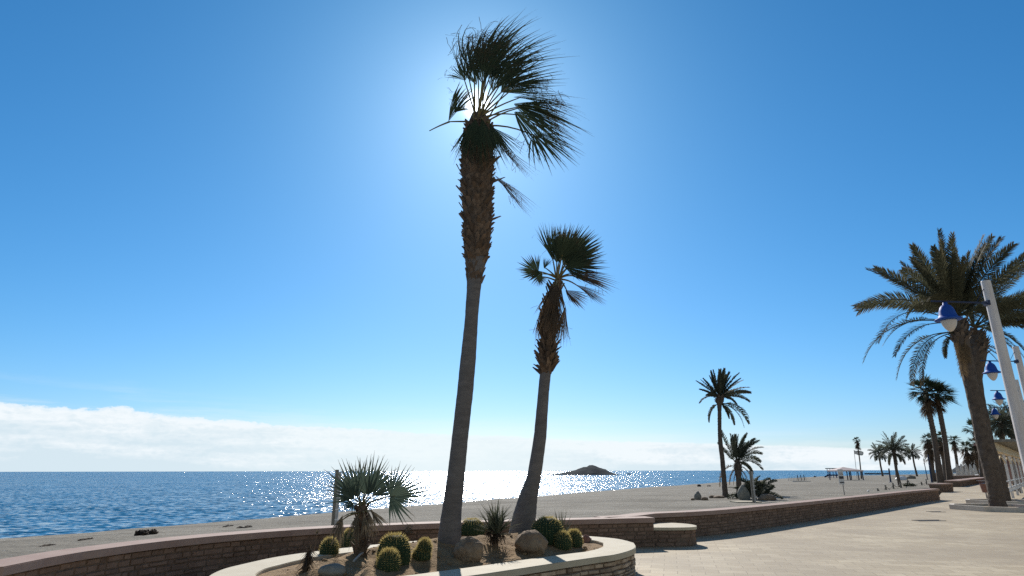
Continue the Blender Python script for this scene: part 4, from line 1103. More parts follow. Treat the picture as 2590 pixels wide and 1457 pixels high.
for a, L, gr in [(120, 95, .5), (128, 75, .5), (100, 85, 1.5), (-110, 60, 1.5)]:
    mb = MB(); frond_set(mb, g - UP * .8, [(a, L, gr)], k, V((0, 0, 0)), 34, 0.10, 0.014, depth=.3, dry=.2); mb.build('dead_frond', M['date_dry'], pd2)

# square kerbed tree pits
def tree_pit(c, s, label, rz):
    root = thing('tree_pit', label, 'kerb', c, 'kerbed tree pits')
    mb = MB(); Rz = Matrix.Rotation(rz, 3, 'Z'); ch = 0.45 * s; t = 0.16
    o = [V(p) * 1.0 for p in ((s, s - ch, 0), (s - ch, s, 0), (-s + ch, s, 0), (-s, s - ch, 0), (-s, -s + ch, 0), (-s + ch, -s, 0), (s - ch, -s, 0), (s, -s + ch, 0))]
    i = [p * ((s - t) / s) for p in o]
    o = [c + Rz @ p for p in o]; i = [c + Rz @ p for p in i]
    slab(mb, o + [o[0]], i + [i[0]], -0.02, 0.19, cap=False)
    mb.build('kerb', M['kerb'], root)
    mb = MB(); mb.add([p + V((0, 0, 0.08)) for p in i], [tuple(range(8))]); mb.build('soil', M['soil'], root)
tree_pit(G(2527, 1291, 0) + V((0.25, 0.3, 0)), 1.55, 'octagonal pale kerb round the foot of the biggest date palm', R(8))
tree_pit(G(2542, 1276, 0) + V((0.3, 0.3, 0)), 1.45, 'octagonal pale kerb just behind, round the second date palm', R(8))
# litter bin beside the trunk
c = G(2497, 1262, 0); k = ppm(c)
root = thing('litter_bin', 'small brown litter bin on a stand left of the biggest date palm trunk', 'bin', c)
mb = MB(); mb.tube([c, c + UP * 0.45], 0.035, 8); mb.build('stand', M['grey_metal'], root)
mb = MB(); mb.lathe(c, [(0.15, 0.35), (0.17, 0.40), (0.23, 0.80), (0.24, 0.83), (0.21, 0.83), (0.19, 0.78)], 16); mb.build('bucket', M['brown_wall'], root)
mb = MB(); mb.box(c + V((-0.05, 0, 1.0)), (0.5, 0.36, 0.03), 0.3); mb.tube([c + V((.12, 0, .8)), c + V((.12, 0, 1.0))], .015, 6); mb.build('lid', M['grey_metal'], root)

# ------------------------------------------------------------------ street lamps
def lamp_post(base, label, top=5.05):
    root = thing('street_lamp', label, 'street lamp', base, 'white and blue promenade lamps')
    mb = MB(); mb.lathe(base, [(0.17, 0), (0.17, 0.03), (0.11, 0.05), (0.10, 0.5), (0.078, top), (0.074, top + 0.01)], 20); mb.build('pole', M['pole'], root, smooth=False)
    mb = MB(); mb.box(base + V((0, -.10, .75)), (.09, .03, .34)); mb.build('access_door', M['grey_metal'], root)
    az_ = base + UP * 4.60
    mb = MB(); mb.tube([az_ + V((0.06, 0, 0.0)), az_ + V((-1.22, -0.15, 0.0))], 0.016, 8)
    mb.tube([az_ + V((-0.3, -.04, 0.0)), base + V((-0.05, 0, top - 0.12))], 0.006, 5)
    mb.box(az_ + V((-0.04, 0, 0)), (0.12, 0.12, 0.09)); mb.build('arm', M['blue_dark'], root)
    q = az_ + V((-0.95, -0.12, -0.34))
    mb = MB(); mb.lathe(q, [(r_ * .9, z_ * .92) for r_, z_ in [(0.24, -0.015), (0.245, 0.0), (0.235, 0.012), (0.175, 0.04), (0.155, 0.09), (0.14, 0.17), (0.115, 0.24), (0.085, 0.28), (0.05, 0.30), (0.04, 0.35)]], 28)
    sh = mb.build('shade', M['blue'], root, smooth=True)
    mb = MB(); mb.lathe(q, [(r_ * .9, z_ * .92) for r_, z_ in [(0.015, -0.25), (0.045, -0.235), (0.09, -0.18), (0.125, -0.11), (0.142, -0.04), (0.142, -0.021)]], 24); mb.build('globe', M['globe'], sh, smooth=True)
    return root
la = PY(2493, 712, 11.0); lb = PY(2569, 880, 17.4)
sp = lb - la
lamp0 = lamp_post(V((la.x, la.y, 0)), 'tall white lamp post with a blue bell lamp, nearest of the row', la.z)
for i, (p, lbl) in enumerate(((V((lb.x, lb.y, 0)), 'second white lamp post with a blue bell lamp, partly behind the nearest pole'), (V((20.05, 24.2, 0)), 'third lamp of the row, hanging in front of the grey palm crown'), (V((25.1, 31.0, 0)), 'smallest farthest blue lamp of the row at the right edge'))):
    c = copy_tree(lamp0); c.location = p; c['label'] = lbl

# ------------------------------------------------------------------ foliage clumps
def leafclump(mb, c, r, n, s, mat=0):
    for k in range(n):
        d = V((random.gauss(0, 1), random.gauss(0, 1), random.gauss(0, 1))).normalized() * random.random() ** 0.35
        bump_ = 1 + 0.35 * noise.noise(d * 2.2 + c * 0.31)
        p = c + V((d.x * r[0], d.y * r[1], d.z * r[2])) * bump_
        t = V((random.uniform(-1, 1), random.uniform(-1, 1), random.uniform(-.7, 1))).normalized(); q = t.orthogonal().normalized(); l = s * random.uniform(.6, 1.4)
        mb.add([p - t * l * .5, p + q * l * .3, p + t * l * .6, p - q * l * .3], [(0, 1, 2, 3)], mat, random.random())

# ------------------------------------------------------------------ cream pergola terrace at the right edge
A0 = G(2563, 1260, 0); B0 = G(2585, 1247, 0)
dr = (B0 - A0).normalized(); stp = (B0 - A0).length / 2; nr_ = V((-dr.y, dr.x, 0))
if nr_.x < 0: nr_ = -nr_
htop = PY(2534, 1148, A0.y).z
root = thing('pergola', 'cream painted terrace pergola with slim posts at the right edge', 'pergola', A0)
for i in range(-1, 9):
    p = A0 + dr * stp * i
    mb = MB(); mb.box(p + UP * htop / 2, (0.13, 0.13, htop), math.atan2(dr.y, dr.x)); mb.box(p + UP * (htop - .22), (0.17, .17, .05), math.atan2(dr.y, dr.x)); mb.build('post', M['cream'] if i < 0 else M['white'], root)
ra = math.atan2(dr.y, dr.x); mid = A0 + dr * stp * 3.4; ln = stp * 9.4
mb = MB(); mb.box(mid + UP * (htop + .22), (ln, .30, .44), ra); mb.box(mid + UP * (htop + .03), (ln + .06, .36, .07), ra); mb.build('beam', M['cream'], root)
mb = MB(); mb.box(mid + UP * (htop + .52) + nr_ * .3, (ln + .3, 1.3, .13), ra); mb.build('cornice', M['rock_grey'], root)
mb = MB()
for z in (0.42, 0.62, 0.98): mb.box(mid + UP * z + nr_ * .02, (ln, .05, .06), ra)
for i in range(int(ln / .22)): mb.box(A0 + dr * (stp * 3.4 - ln / 2 + .11 + .22 * i) + UP * .52 + nr_ * .02, (.05, .035, .24), ra)
mb.build('railing', M['white'], root)
mb = MB(); mb.box(mid + UP * .15 + nr_ * .9, (ln, .2, .3), ra); mb.build('low_kerb', M['rock'], root)
for i in range(-1, 8):
    mb = MB(); p = A0 + dr * stp * (i + .5); a, b = p - dr * stp * .5 + UP * (htop - .55), p + dr * stp * .5 + UP * (htop - .55)
    mb.tube([a, p + UP * (htop - .12), b], .03, 6); mb.build('arch_brace', M['cream'], root)
hd = thing('hedge', 'dark hedge growing inside the pergola terrace', 'hedge', mid + nr_ * 1.9)
mb = MB()
for i in range(12): leafclump(mb, A0 + dr * (stp * (i * .8 + .6)) + nr_ * 2.2 + UP * 0.75, (.9, .6, .9), 260, .17)
mb.build('foliage', M['hedge'], hd)
# brown building beyond
c = PY(2640, 1150, 75); c.z = 0
root = thing('brown_building', 'flat roofed reddish brown building behind the pergola', 'building', c)
tz = PY(2575, 1121, 72).z
wl = 9.5
mb = MB(); mb.box(c + UP * tz / 2, (wl, 8, tz)); mb.build('wall', M['brown_wall'], root)
mb = MB(); mb.box(c + UP * (tz + .12), (wl + .5, 8.5, .26)); mb.build('roof', M['brown_wall'], root)
for i in range(5):
    for z in (1.2, tz - 1.6):
        mb = MB(); mb.box(c + V((-wl / 2 + 1.2 + i * 1.75, -4.01, z + .5)), (.95, .08, 1.1)); mb.build('window', M['glass'], root)
c = G(2565, 1225, 0); c = PY(2568, 1190, 46); c.z = 0
root = thing('globe_lamp', 'small lamp standard with white globes above the pergola roof', 'street lamp', c)
hz = PY(2557, 1127, 46).z
mb = MB(); mb.tube([c, c + UP * (hz - .1)], .05, 8); mb.tube([c + V((-.35, 0, hz - .25)), c + V((.35, 0, hz - .25))], .03, 6); mb.build('pole', M['grey_metal'], root)
for dx, dz in ((-.35, 0.05), (.35, 0.0), (0, .28)):
    mb = MB(); mb.rock(c + V((dx, 0, hz + dz - .05)), (.17, .17, .17), 1, 0, nu=14, nv=10); mb.build('globe', M['white'], root, smooth=True)

# ------------------------------------------------------------------ generic palms farther off
def far_date(label, gp, bp, rpx, y=None, zb=None, n=34, wpx=7, group=None, lean=0.12, up=0.35, nl=34, mt='date_far', old=8):
    b = GB(*bp) if zb is None else G(bp[0], bp[1], zb)
    if y: b = PY(bp[0], bp[1], y); b.z = zb or 0
    g = PY(gp[0], gp[1], b.y); k = ppm(g)
    root = thing('date_palm', label, 'palm tree', b, group)
    r = wpx * k / 2
    m_ = b.lerp(g, .5) + V((-0.02 * (g.z - b.z), 0, 0))
    tm, Q, W = trunk_mesh([b - UP * .3, b.lerp(m_, .5), m_, m_.lerp(g, .6), g], [r * 1.25, r * 1.05, r * .95, r * 1.0, r * 1.25], 12, ring=.02, rough=.08, sub=4)
    stubs(tm, Q, W, g.z - r * 6, g.z + r, 50, (r * .4, r * 1.3), (r * .3, r * .5), (.5, 1.8)); tm.build('trunk', M['dtrunk'], root)
    mb = MB(); L = rpx * k
    for i in range(n):
        f = (i + .5) / n; el = math.acos(1 - f * 1.35) ; a = i * 2.39996
        d = V((math.sin(el) * math.cos(a), math.sin(el) * math.sin(a), math.cos(el) + up * .3))
        date_frond(mb, g, d, L * random.uniform(.9, 1.1), .35 + .9 * f, V((lean, 0, 0)), nl, L * .17, L * .011, r0=L * .014, steps=9)
    for i in range(old):
        a = i * 2.4; date_frond(mb, g - UP * r * 2, V((math.cos(a), math.sin(a), -.25)), L * random.uniform(.55, .85), 2.2, V((0, 0, 0)), nl, L * .13, L * .012, r0=L * .012, steps=9, dry=.3)
    mb.build('crown', M[mt], root)
    return root

def far_fan(label, gp, bp, rpx, skirt=0, swpx=0, y=None, zb=0.0, n=26, wpx=10, group=None, lean=0.15, flat=0.0, segs=12, beach=False):
    b = GB(*bp) if beach else G(bp[0], bp[1], zb)
    if y: b = PY(bp[0], bp[1], y); b.z = zb
    g = PY(gp[0], gp[1], b.y); k = ppm(g)
    root = thing('fan_palm', label, 'palm tree', b, group)
    r = wpx * k / 2; m_ = b.lerp(g, .5) + V((.03 * (g.z - b.z), 0, 0)) * 0.5
    tm, Q, W = trunk_mesh([b - UP * .3, b.lerp(m_, .4), m_, m_.lerp(g, .6), g], [r * 1.3, r, r * .9, r * .95, r * .9], 12, ring=.02, rough=.08, sub=4)
    stubs(tm, Q, W, g.z - (g.z - b.z) * .5, g.z, 90, (r * .25, r * .7), (r * .2, r * .35), (.8, 2.5)); tm.build('trunk', M['dtrunk'], root)
    mb = MB(); L = rpx * k
    for i in range(n):
        f = (i + .5) / n; el = math.acos(1 - f * 1.5); a = i * 2.39996 + random.uniform(-.3, .3)
        d = V((math.sin(el) * math.cos(a), math.sin(el) * math.sin(a), math.cos(el))).normalized()
        h = g + d * (L * random.uniform(.30, .5)); t = h + (d + V((lean * 1.4, 0, -.12))).normalized() * (L * random.uniform(.5, .72))
        mb.tube([g, h], L * .012, 4, 0, caps=False)
        nn = d.cross(V((-d.y, d.x, 0))) if abs(d.z) < .95 else V((0, 1, 0))
        fan_frond(mb, h, t, nn + V((random.uniform(-.5, .5), random.uniform(-.5, .5), .2)), 62, segs, V((lean, 0, 0)), .25, .25, .5, jit=.1)
    mb.build('crown', M['leaf'], root)
    if skirt:
        mb = MB(); sl_ = skirt * k; sw = swpx * k / 2
        for i in range(60):
            a = i * 2.4; f = random.random(); o = V((math.cos(a), math.sin(a), 0))
            p = g - UP * (sl_ * .8 * f) + o * r; q = p + o * (sw * random.uniform(.5, 1.1)) - UP * (sl_ * random.uniform(.15, .4))
            fan_frond(mb, p, q, o.cross(UP).cross(q - p), 22, 7, V((0, 0, 0)), .3, .3, .5, dry=.1)
        mb.build('dead_leaf_skirt', M['leaf_dry'], root)
    return root

# the pair of tall fan palms by the low wall
far_fan('left one of the two tall fan palms leaning side by side over the low wall', (2340, 992), (2380, 1224), 50, 60, 34, zb=0.0, n=34, wpx=13, lean=.12, segs=16)
far_fan('right one of the two tall fan palms leaning side by side over the low wall', (2370, 1002), (2404, 1224), 46, 40, 26, zb=0.0, n=32, wpx=12, lean=.14, segs=16)
GRP = 'bushy fan palms beyond the low walls'
for lbl, gp, bp, rp, sk, sw, wp in [
    ('bushy fan palm with a thick skirt, leftmost of the far clump', (2347, 1112), (2362, 1214), 22, 56, 30, 9),
    ('dark fan palm between the stems of the tall leaning pair', (2376, 1108), (2393, 1216), 25, 45, 22, 9),
    ('short fan palm with a small ragged crown right of the tall pair', (2412, 1116), (2424, 1210), 18, 26, 14, 7),
    ('shaggy fan palm with heavy hanging leaves beside the far parasols', (2444, 1132), (2446, 1210), 20, 50, 32, 8),
    ('shaggy fan palm close to the left side of the biggest date trunk', (2466, 1122), (2472, 1209), 22, 60, 34, 8),
    ('taller fan palm with separate fan leaves peeping left of the date trunk', (2468, 1086), (2484, 1212), 33, 30, 20, 8)]:
    far_fan(lbl, gp, bp, rp, sk, sw, zb=0.0, n=22, wpx=wp, group=GRP)
far_fan('tiny far fan palm with a round head and hanging skirt, beside the white flag', (2167, 1114), (2179, 1211), 11, 22, 13, beach=True, n=20, wpx=3, lean=.02, segs=8)
DG = 'date palms far out on the beach'
far_date('leftmost of the three far date palms on the sand, with tattered leaves', (2223, 1146), (2233, 1205), 27, wpx=4, group=DG, n=26, old=12)
far_date('tallest middle one of the three far date palms on the sand', (2260, 1139), (2277, 1232), 45, wpx=7, group=DG, n=34, up=.9, lean=0.0)
far_date('rightmost of the three far date palms on the sand', (2307, 1144), (2320, 1205), 24, wpx=4, group=DG, n=24, lean=.0)
far_date('grey leaved date palm behind the pergola, left of two', (2532, 1072), (2540, 1230), 50, y=46, zb=0, wpx=10, n=44, nl=30, up=.2, old=14)
far_date('grey leaved date palm behind the pergola, right of two', (2562, 1056), (2566, 1230), 58, y=50, zb=0, wpx=10, n=44, nl=30, up=.2, old=14)

# ------------------------------------------------------------------ the two date palms on the near sand
b = GB(1835, 1258); yb = b.y
root = thing('date_palm', 'slim tall date palm standing on the sand above the beach boulders', 'palm tree', b)
tm, pts = date_trunk([(1824, 1846, 1262), (1827, 1842, 1250), (1825, 1838, 1215), (1821, 1833, 1160), (1816, 1828, 1120), (1815, 1825, 1084), (1815, 1825, 1040), (1813, 1826, 1022), (1809, 1831, 1014), (1812, 1829, 1002)], yb, 1.0, .6, 150, 1.0)
tm.build('trunk', M['dtrunk'], root)
g = PY(1820, 1004, yb); k = ppm(g); cs = 1 / 3.813
mb = MB()
frond_set(mb, g, [(a, L * cs, gr) for a, L, gr in [(-74, 240, 1.1), (-70, 190, .5), (-58, 200, .3), (-46, 262, .15), (-36, 255, .1), (-19, 270, .1), (-12, 268, .1), (-4, 280, .1), (4, 280, .1), (9, 285, .1), (18, 270, .1), (25, 275, .15), (34, 285, .2), (46, 270, .3), (58, 290, .5), (64, 280, .6), (72, 300, .9), (80, 230, 1.1), (-25, 230, .1), (0, 230, .1), (13, 240, .1), (28, 230, .2), (-60, 170, .8), (52, 240, .6), (-30, 250, .1), (-8, 275, .1), (6, 270, .1), (15, 278, .1), (22, 262, .1), (-22, 255, .1), (40, 270, .2), (1, 250, .1)]], k, V((.08, 0, 0)), 60, .13, .03, depth=.6, r0=.04)
mb.build('crown', M['date_far'], root)
mb = MB(); frond_set(mb, g - UP * .5, [(a, L * cs, gr) for a, L, gr in [(88, 330, 1.8), (98, 330, 2.2), (112, 240, 2.4), (130, 170, 1.6), (-95, 230, 3.0), (80, 300, 1.4), (120, 150, 2)]], k, V((0, 0, 0)), 36, .11, .03, depth=.2, r0=.04, dry=.1)
mb.build('hanging_fronds', M['date_far'], root)
b = GB(1869, 1252); yb = b.y
root = thing('date_palm', 'short windblown date palm with arching leaves beside the tall slim one on the sand', 'palm tree', b)
tm, pts = date_trunk([(1862, 1878, 1256), (1862, 1876, 1230), (1861, 1875, 1210), (1858, 1876, 1192), (1856, 1875, 1178), (1860, 1871, 1168)], yb, 1.0, .9, 120, 1.0)
tm.build('trunk', M['dtrunk'], root)
g = PY(1865, 1170, yb); k = ppm(g)
mb = MB()
frond_set(mb, g, [(a, L * cs, gr) for a, L, gr in [(-26, 293, .1), (-40, 235, .1), (-14, 250, .1), (-5, 262, .15), (4, 262, .2), (12, 265, .3), (19, 270, .4), (26, 285, .5), (34, 280, .5), (46, 300, .9), (56, 275, 1.1), (64, 250, 1.5), (-10, 220, .2), (8, 230, .3), (22, 240, .5), (80, 180, 2.0), (16, 275, .3), (30, 270, .5), (0, 265, .2), (40, 260, .7)]], k * 1.08, V((.32, 0, 0)), 56, .15, .026, depth=.4, r0=.035)
mb.build('crown', M['date_far'], root)
mb = MB(); frond_set(mb, g - UP * .3, [(a, L * cs, gr) for a, L, gr in [(-72, 310, 3.2), (-120, 200, 2.), (130, 200, 2), (95, 210, 2.6), (150, 170, 1), (-150, 180, 1)]], k, V((-.05, 0, 0)), 30, .10, .026, depth=.2, r0=.04, dry=.15)
mb.build('hanging_fronds', M['date_dry'], root)
b = GB(1922, 1262); k = ppm(b)
root = thing('palm_shrub', 'dark stemless palm thicket right of the short date palm', 'shrub', b)
mb = MB()
for i in range(34):
    a = random.uniform(-70, 82); date_frond(mb, b + V((random.uniform(-20, 16) * k, random.uniform(-.5, 1), random.uniform(0, 25) * k)), V((math.sin(R(a)), random.uniform(-.5, .5), math.cos(R(a)))), random.uniform(34, 55) * k, .8, V((.25, 0, 0)), 26, .34, .03, r0=.03, steps=9)
mb.build('foliage', M['date_far'], root)
b = GB(1856, 1262); k = ppm(b)
root = thing('scrub', 'low scrub at the foot of the short date palm', 'shrub', b)
mb = MB()
for i in range(7): leafclump(mb, b + V((random.uniform(-16, 20) * k, random.uniform(-.2, .6), random.uniform(3, 10) * k)), (.35, .35, .28), 70, .11)
mb.build('foliage', M['hedge'], root)
def beach_rock(x, yb_, rx, h, label, seed, mt='rock', name='boulder'):
    p = GB(x, yb_); k = ppm(p); r = rx * k; p.y += r * .5
    mb = MB(); mb.rock(p + UP * (h * k * .32), (r, r * .9, h * k * .68), seed, .13, nu=26, nv=18)
    tag(mb.build(name, M[mt], smooth=True, loc=p), label, 'rock', 'boulders on the sand')
beach_rock(1767, 1264, 9, 20, 'upright grey boulder on the sand left of the slim date palm', 21, 'rock_grey')
beach_rock(1784, 1265, 9, 8, 'flat brown stone lying just right of the upright beach boulder', 22)
beach_rock(1753, 1265, 5, 5, 'small low stone left of the upright beach boulder', 23)
beach_rock(1802, 1260, 8, 7, 'rounded stone close to the slim date palm foot', 24)
beach_rock(1821, 1260, 14, 6, 'low rock touching the slim date palm base', 25)
beach_rock(1885, 1264, 15, 34, 'large grey boulder between the short date palm and the post', 26, 'rock_grey')
beach_rock(1945, 1266, 22, 16, 'dark sloping rock mound right of the palm thicket', 27)
beach_rock(1960, 1260, 5, 4, 'small stone right of the dark rock mound', 28)
beach_rock(1769, 1231, 5, 6, 'dark lump near the waterline above the upright boulder', 29, 'weed', 'beach_rock')
beach_rock(1794, 1230, 5, 2.5, 'thin dark lump of driftwood near the waterline', 30, 'weed', 'driftwood')
beach_rock(2062, 1207, 3, 3, 'small dark lump at the water edge left of the slide', 31, 'weed', 'beach_rock')
for i, (x, y, w_, h_, lbl) in enumerate([(375, 1352, 24, 12, 'dark heap of seaweed on the sand behind the left wall'), (622, 1334, 14, 4, 'dark line of washed up seaweed left of the weathered post'), (545, 1316, 5, 6, 'two dark stones at the waterline above the left wall'), (118, 1381, 12, 4, 'thin dark weed strip on the sand at far left'),
                                     (210, 1366, 10, 4, 'small weed patch on the sand left of the seaweed heap'), (575, 1332, 6, 3, 'short weed strip just left of the longest one')]):
    p = GB(x, y); k = ppm(p); mb = MB()
    for q in range(9): mb.rock(p + V((random.uniform(-1, 1) * w_ * k, random.uniform(-.3, .3), h_ * k * .25)), (w_ * k * .28, .16, h_ * k * random.uniform(.3, .8)), q + i * 9, .5, nu=10, nv=8, freq=2.5)
    tag(mb.build('seaweed', M['weed'], loc=p), lbl, 'seaweed', 'seaweed and stones on the sand')

# ------------------------------------------------------------------ beach furniture
def beach_post(x, ytop, ybot, wpx, y, label):
    b = PY(x + (2 if x > 1295 else -4), ybot, y); b.z = zbeach(b.x, b.y); k = ppm(b); w = wpx * k; ht = PY(x, ytop, y).z - b.z
    root = thing('beach_post', label, 'post', b, 'weathered posts on the beach')
    mb = MB(); mb.box(b + V((-w * .25, 0, ht / 2)), (w * .5, .10, ht)); mb.build('dark_plank', M['wood'], root)
    mb = MB(); mb.box(b + V((w * .27, .005, ht / 2 - .03)), (w * .46, .09, ht - .06)); mb.build('pale_plank', M['wood_pale'], root)
    mb = MB()
    for z in (.55, .42, .30): mb.box(b + V((w * .5, -.03, ht * z + ht * .1)), (w * .9, .03, .03))
    mb.build('crossbar', M['white'], root)
    return b
beach_post(850, 1188, 1323, 14, 17.5, 'tall weathered post with pale crossbars behind the dwarf fan palm')
pb_ = GB(1908, 1272)
beach_post(1906, 1190, 1271, 8.5, pb_.y, 'weathered post standing in front of the dark palm thicket')
mb = MB(); c = GB(1886, 1271); mb.box(c + UP * .03, (1.7, 1.2, .10), .1)
tag(mb.build('concrete_slab', M['coping_pale'], loc=c), 'flat pale slab on the sand at the foot of the weathered post', 'slab')

# notice board
b = GB(2136, 1252); k = ppm(b)
root = thing('notice_board', 'white beach notice board with dark bands on a thin post', 'sign', b)
zt = PY(2134, 1163, b.y).z
def zz(py): return PY(2135, py, b.y).z
mb = MB(); mb.tube([b - UP * .2, V((b.x - .0, b.y, zz(1188)))], .035, 8); mb.build('post', M['grey_metal'], root)
bc = V((b.x - 3 * k, b.y - .06, 0))
mb = MB(); mb.box(bc + UP * (zz(1188) + zz(1224)) / 2, (13 * k, .05, zz(1186) - zz(1224))); mb.build('board', M['white'], root)
for a_, b_, w_ in ((1196.5, 1197.4, 9), (1200, 1200.8, 9), (1204.5, 1211, 11), (1219, 1221.5, 11)):
    mb = MB(); mb.box(bc + V((.3 * k, -.03, (zz(a_) + zz(b_)) / 2)), (w_ * k, .02, zz(a_) - zz(b_))); mb.build('printed_band', M['signtext'], root)
# pavilion with a hipped canvas roof
b = GB(2150, 1214.5); k = ppm(b)
def zv(py, y): return PY(2150, py, y).z
root = thing('beach_pavilion', 'open beach shelter with a pinkish hipped roof on dark posts', 'shelter', b)
hw = 33 * k; ez, az2 = zv(1189.5, b.y), zv(1181, b.y)
mb = MB(); o = b * 1.0; o.z = 0
cs4 = [o + V((sx * hw, sy * hw * .8 + 1.5, ez)) for sx, sy in ((-1, -1), (1, -1), (1, 1), (-1, 1))]
ap = o + V((-.5 * k * 8, 1.5, az2))
mb.add(cs4 + [ap], [(0, 1, 4), (1, 2, 4), (2, 3, 4), (3, 0, 4)]); mb.add([p - UP * .25 for p in cs4] + cs4, [(0, 1, 5, 4), (1, 2, 6, 5), (2, 3, 7, 6), (3, 0, 4, 7), (3, 2, 1, 0)])
mb.build('roof', M['pinkroof'], root)
for dx, dy in ((-8, -1), (-2, -1), (4, 1), (20, -1), (26, 1), (31, -1), (-30, 1), (-28, -1)):
    mb = MB(); p = o + V((dx * k, dy * hw * .7 + 1.5, 0)); p.z = zbeach(p.x, p.y); mb.tube([p, V((p.x, p.y, ez - .1))], .11, 8); mb.build('post', M['blue_dark'], root)
# play slide beside it
b = GB(2102, 1209); k = ppm(b)
root = thing('play_slide', 'dark blue play tower with a slide left of the beach shelter', 'slide', b)
def zs(py): return PY(2105, py, b.y).z
mb = MB()
for dx in (0, 14, 22):
    for dy in (0, 1.6): mb.tube([b + V((dx * k, dy, -.2)), V((b.x + dx * k, b.y + dy, zs(1185.5)))], .09, 8)
mb.build('frame', M['blue'], root)
mb = MB(); mb.box(V((b.x + 12 * k, b.y + .8, zs(1185))), (30 * k, 2.4, .22)); mb.build('roof', M['dark'], root)
mb = MB(); mb.box(V((b.x + 10 * k, b.y + .8, zs(1202))), (24 * k, 1.8, .35)); mb.build('deck', M['blue_dark'], root)
mb = MB(); s0, s1 = V((b.x + 0 * k, b.y + .3, zs(1201))), b + V((-14 * k, .3, .15))
mb.strip([[s0 + V((0, -.35, .25)), s0 + V((0, -.3, 0)), s0 + V((0, .3, 0)), s0 + V((0, .35, .25))], [s1 + V((0, -.35, .3)), s1 + V((0, -.3, 0)), s1 + V((0, .3, 0)), s1 + V((0, .35, .3))]])
mb.build('chute', M['blue_dark'], root)
# flag
b = GB(2168, 1211); k = ppm(b)
root = thing('beach_flag', 'white banner flag with a dark rim blowing from a thin pole', 'flag', b)
tp_ = PY(2160, 1138, b.y)
mb = MB(); mb.tube([b, tp_], .05, 6); mb.build('pole', M['grey_metal'], root)
mb = MB(); secs = []
for i in range(13):
    f = i / 12; hgt = (9 if f < .6 else 9 * math.sqrt(max(.03, 1 - ((f - .6) / .42) ** 2))) * k
    x = tp_ + V((f * 23 * k, math.sin(f * 7) * .25, -(1 + 4.5 * f) * k)); secs.append([x + UP * .0, x - UP * hgt * .5, x - UP * hgt])
mb.strip(secs); mb.build('banner', M['white'], root)
mb = MB(); mb.tube([s[0] for s in secs[4:]] + [s[2] for s in reversed(secs[4:])], .09, 5); mb.build('rim', M['flag_rim'], root)
# blue posts and slim poles
for x, yt, yb_, xt, w_, lbl in ((2253, 1185, 1220, 2248, .14, 'dark blue post left of the tallest far date palm'), (2267, 1188, 1213, 2265, .12, 'thin blue post close to the tallest far date palm'), (2346, 1161, 1213, 2336, .09, 'thin slanting pole left of the leftmost bushy fan palm'), (2357, 1150, 1221, 2347, .13, 'tall dark pole at the edge of the bushy fan palms')):
    p = GB(x, yb_); q = PY(xt, yt, p.y); mb = MB(); mb.tube([p - UP * .3, q], [w_, w_ * .8], 8); mb.lathe(p, [(w_ * 2, -.1), (w_ * 2, .05), (w_, .12)], 10)
    tag(mb.build('pole', M['blue_dark'], loc=p), lbl, 'pole', 'slim poles on the beach')
# boats pulled up on the sand
p = GB(2280, 1215); k = ppm(p)
root = thing('rowing_boat', 'upturned white boat on the sand behind the tallest far date palm', 'boat', p)
mb = MB(); secs = []
for i in range(13):
    f = -1 + i / 6; w_ = 1.0 * math.sqrt(max(0.02, 1 - f * f * .95)); secs.append([p + V((f * 14 * k, math.sin(a_) * w_, max(0, math.cos(a_)) * w_ * .8 + .05)) for a_ in [R(-90 + 180 * j / 8) for j in range(9)]])
mb.strip(secs); mb.build('hull', M['white'], root, smooth=True)
mb = MB(); mb.box(p + UP * .85, (24 * k, .10, .10)); mb.build('keel', M['wood'], root)
p = GB(2304, 1211); k = ppm(p)
root = thing('covered_boat', 'boat under a peaked dark cover right of the upturned white boat', 'boat', p)
mb = MB(); mb.rock(p + UP * .2, (11 * k, 1.2, .5), 4, .08); mb.build('hull', M['wood'], root)
mb = MB(); hh = 9 * k
mb.add([p + V((-8 * k, -1, .5)), p + V((9 * k, -1, .5)), p + V((9 * k, 1, .5)), p + V((-8 * k, 1, .5)), p + V((-3 * k, 0, hh)), p + V((0, 0, hh))], [(0, 1, 5, 4), (1, 2, 5), (2, 3, 4, 5), (3, 0, 4)]); mb.build('cover', M['dark'], root)
p = GB(2300, 1230); k = ppm(p); mb = MB()
leafclump(mb, p + UP * .14, (17 * k, .45, .24), 520, .15)
tag(mb.build('scrub', M['hedge'], loc=p), 'low dark plant patch behind the wall near the rope fence', 'shrub')
# rope fence: every post a thing, and the rope slung between
tops = []
for i, (x, yt, yb_, lbl) in enumerate(((2197, 1240, 1244, 'pale stub end post of the rope fence, leftmost'), (2221, 1235, 1241.5, 'short dark rope fence post next to the pale stub'), (2241, 1227, 1239, 'rope fence post in the middle left of the row'), (2260, 1222, 1236, 'rope fence post just left of the tallest far date palm foot'), (2279, 1219, 1234, 'rope fence post just right of the tallest far date palm foot'), (2296, 1211, 1226, 'rope fence post with a slanting stay by the boats'), (2332, 1219, 1228, 'rope fence post right of the dark plant patch'), (2344, 1212, 1226, 'last rope fence post below the thin slanting pole'))):
    p = GB(x, yb_); k = ppm(p); q = PY(x - 2, yt, p.y); mb = MB(); mb.tube([p - UP * .3, p.lerp(q, .5), q], [.10, .09, .085], 8, jit=.06)
    if i == 5: mb.tube([q - UP * .1, p + V((7 * k, 0, 0))], .06, 6)
    tag(mb.build('fence_post', M['white'] if i == 0 else M['wood'], loc=p), lbl, 'post', 'rope fence posts behind the wall'); tops.append(q - UP * .12)
mb = MB()
for a_, b_ in zip(tops, tops[1:]):
    mb.tube([a_.lerp(b_, f / 8) - UP * (.35 * math.sin(math.pi * f / 8)) for f in range(9)], .03, 5)
tag(mb.build('rope', M['rope'], loc=tops[0]), 'sagging rope strung between the rope fence posts', 'rope')
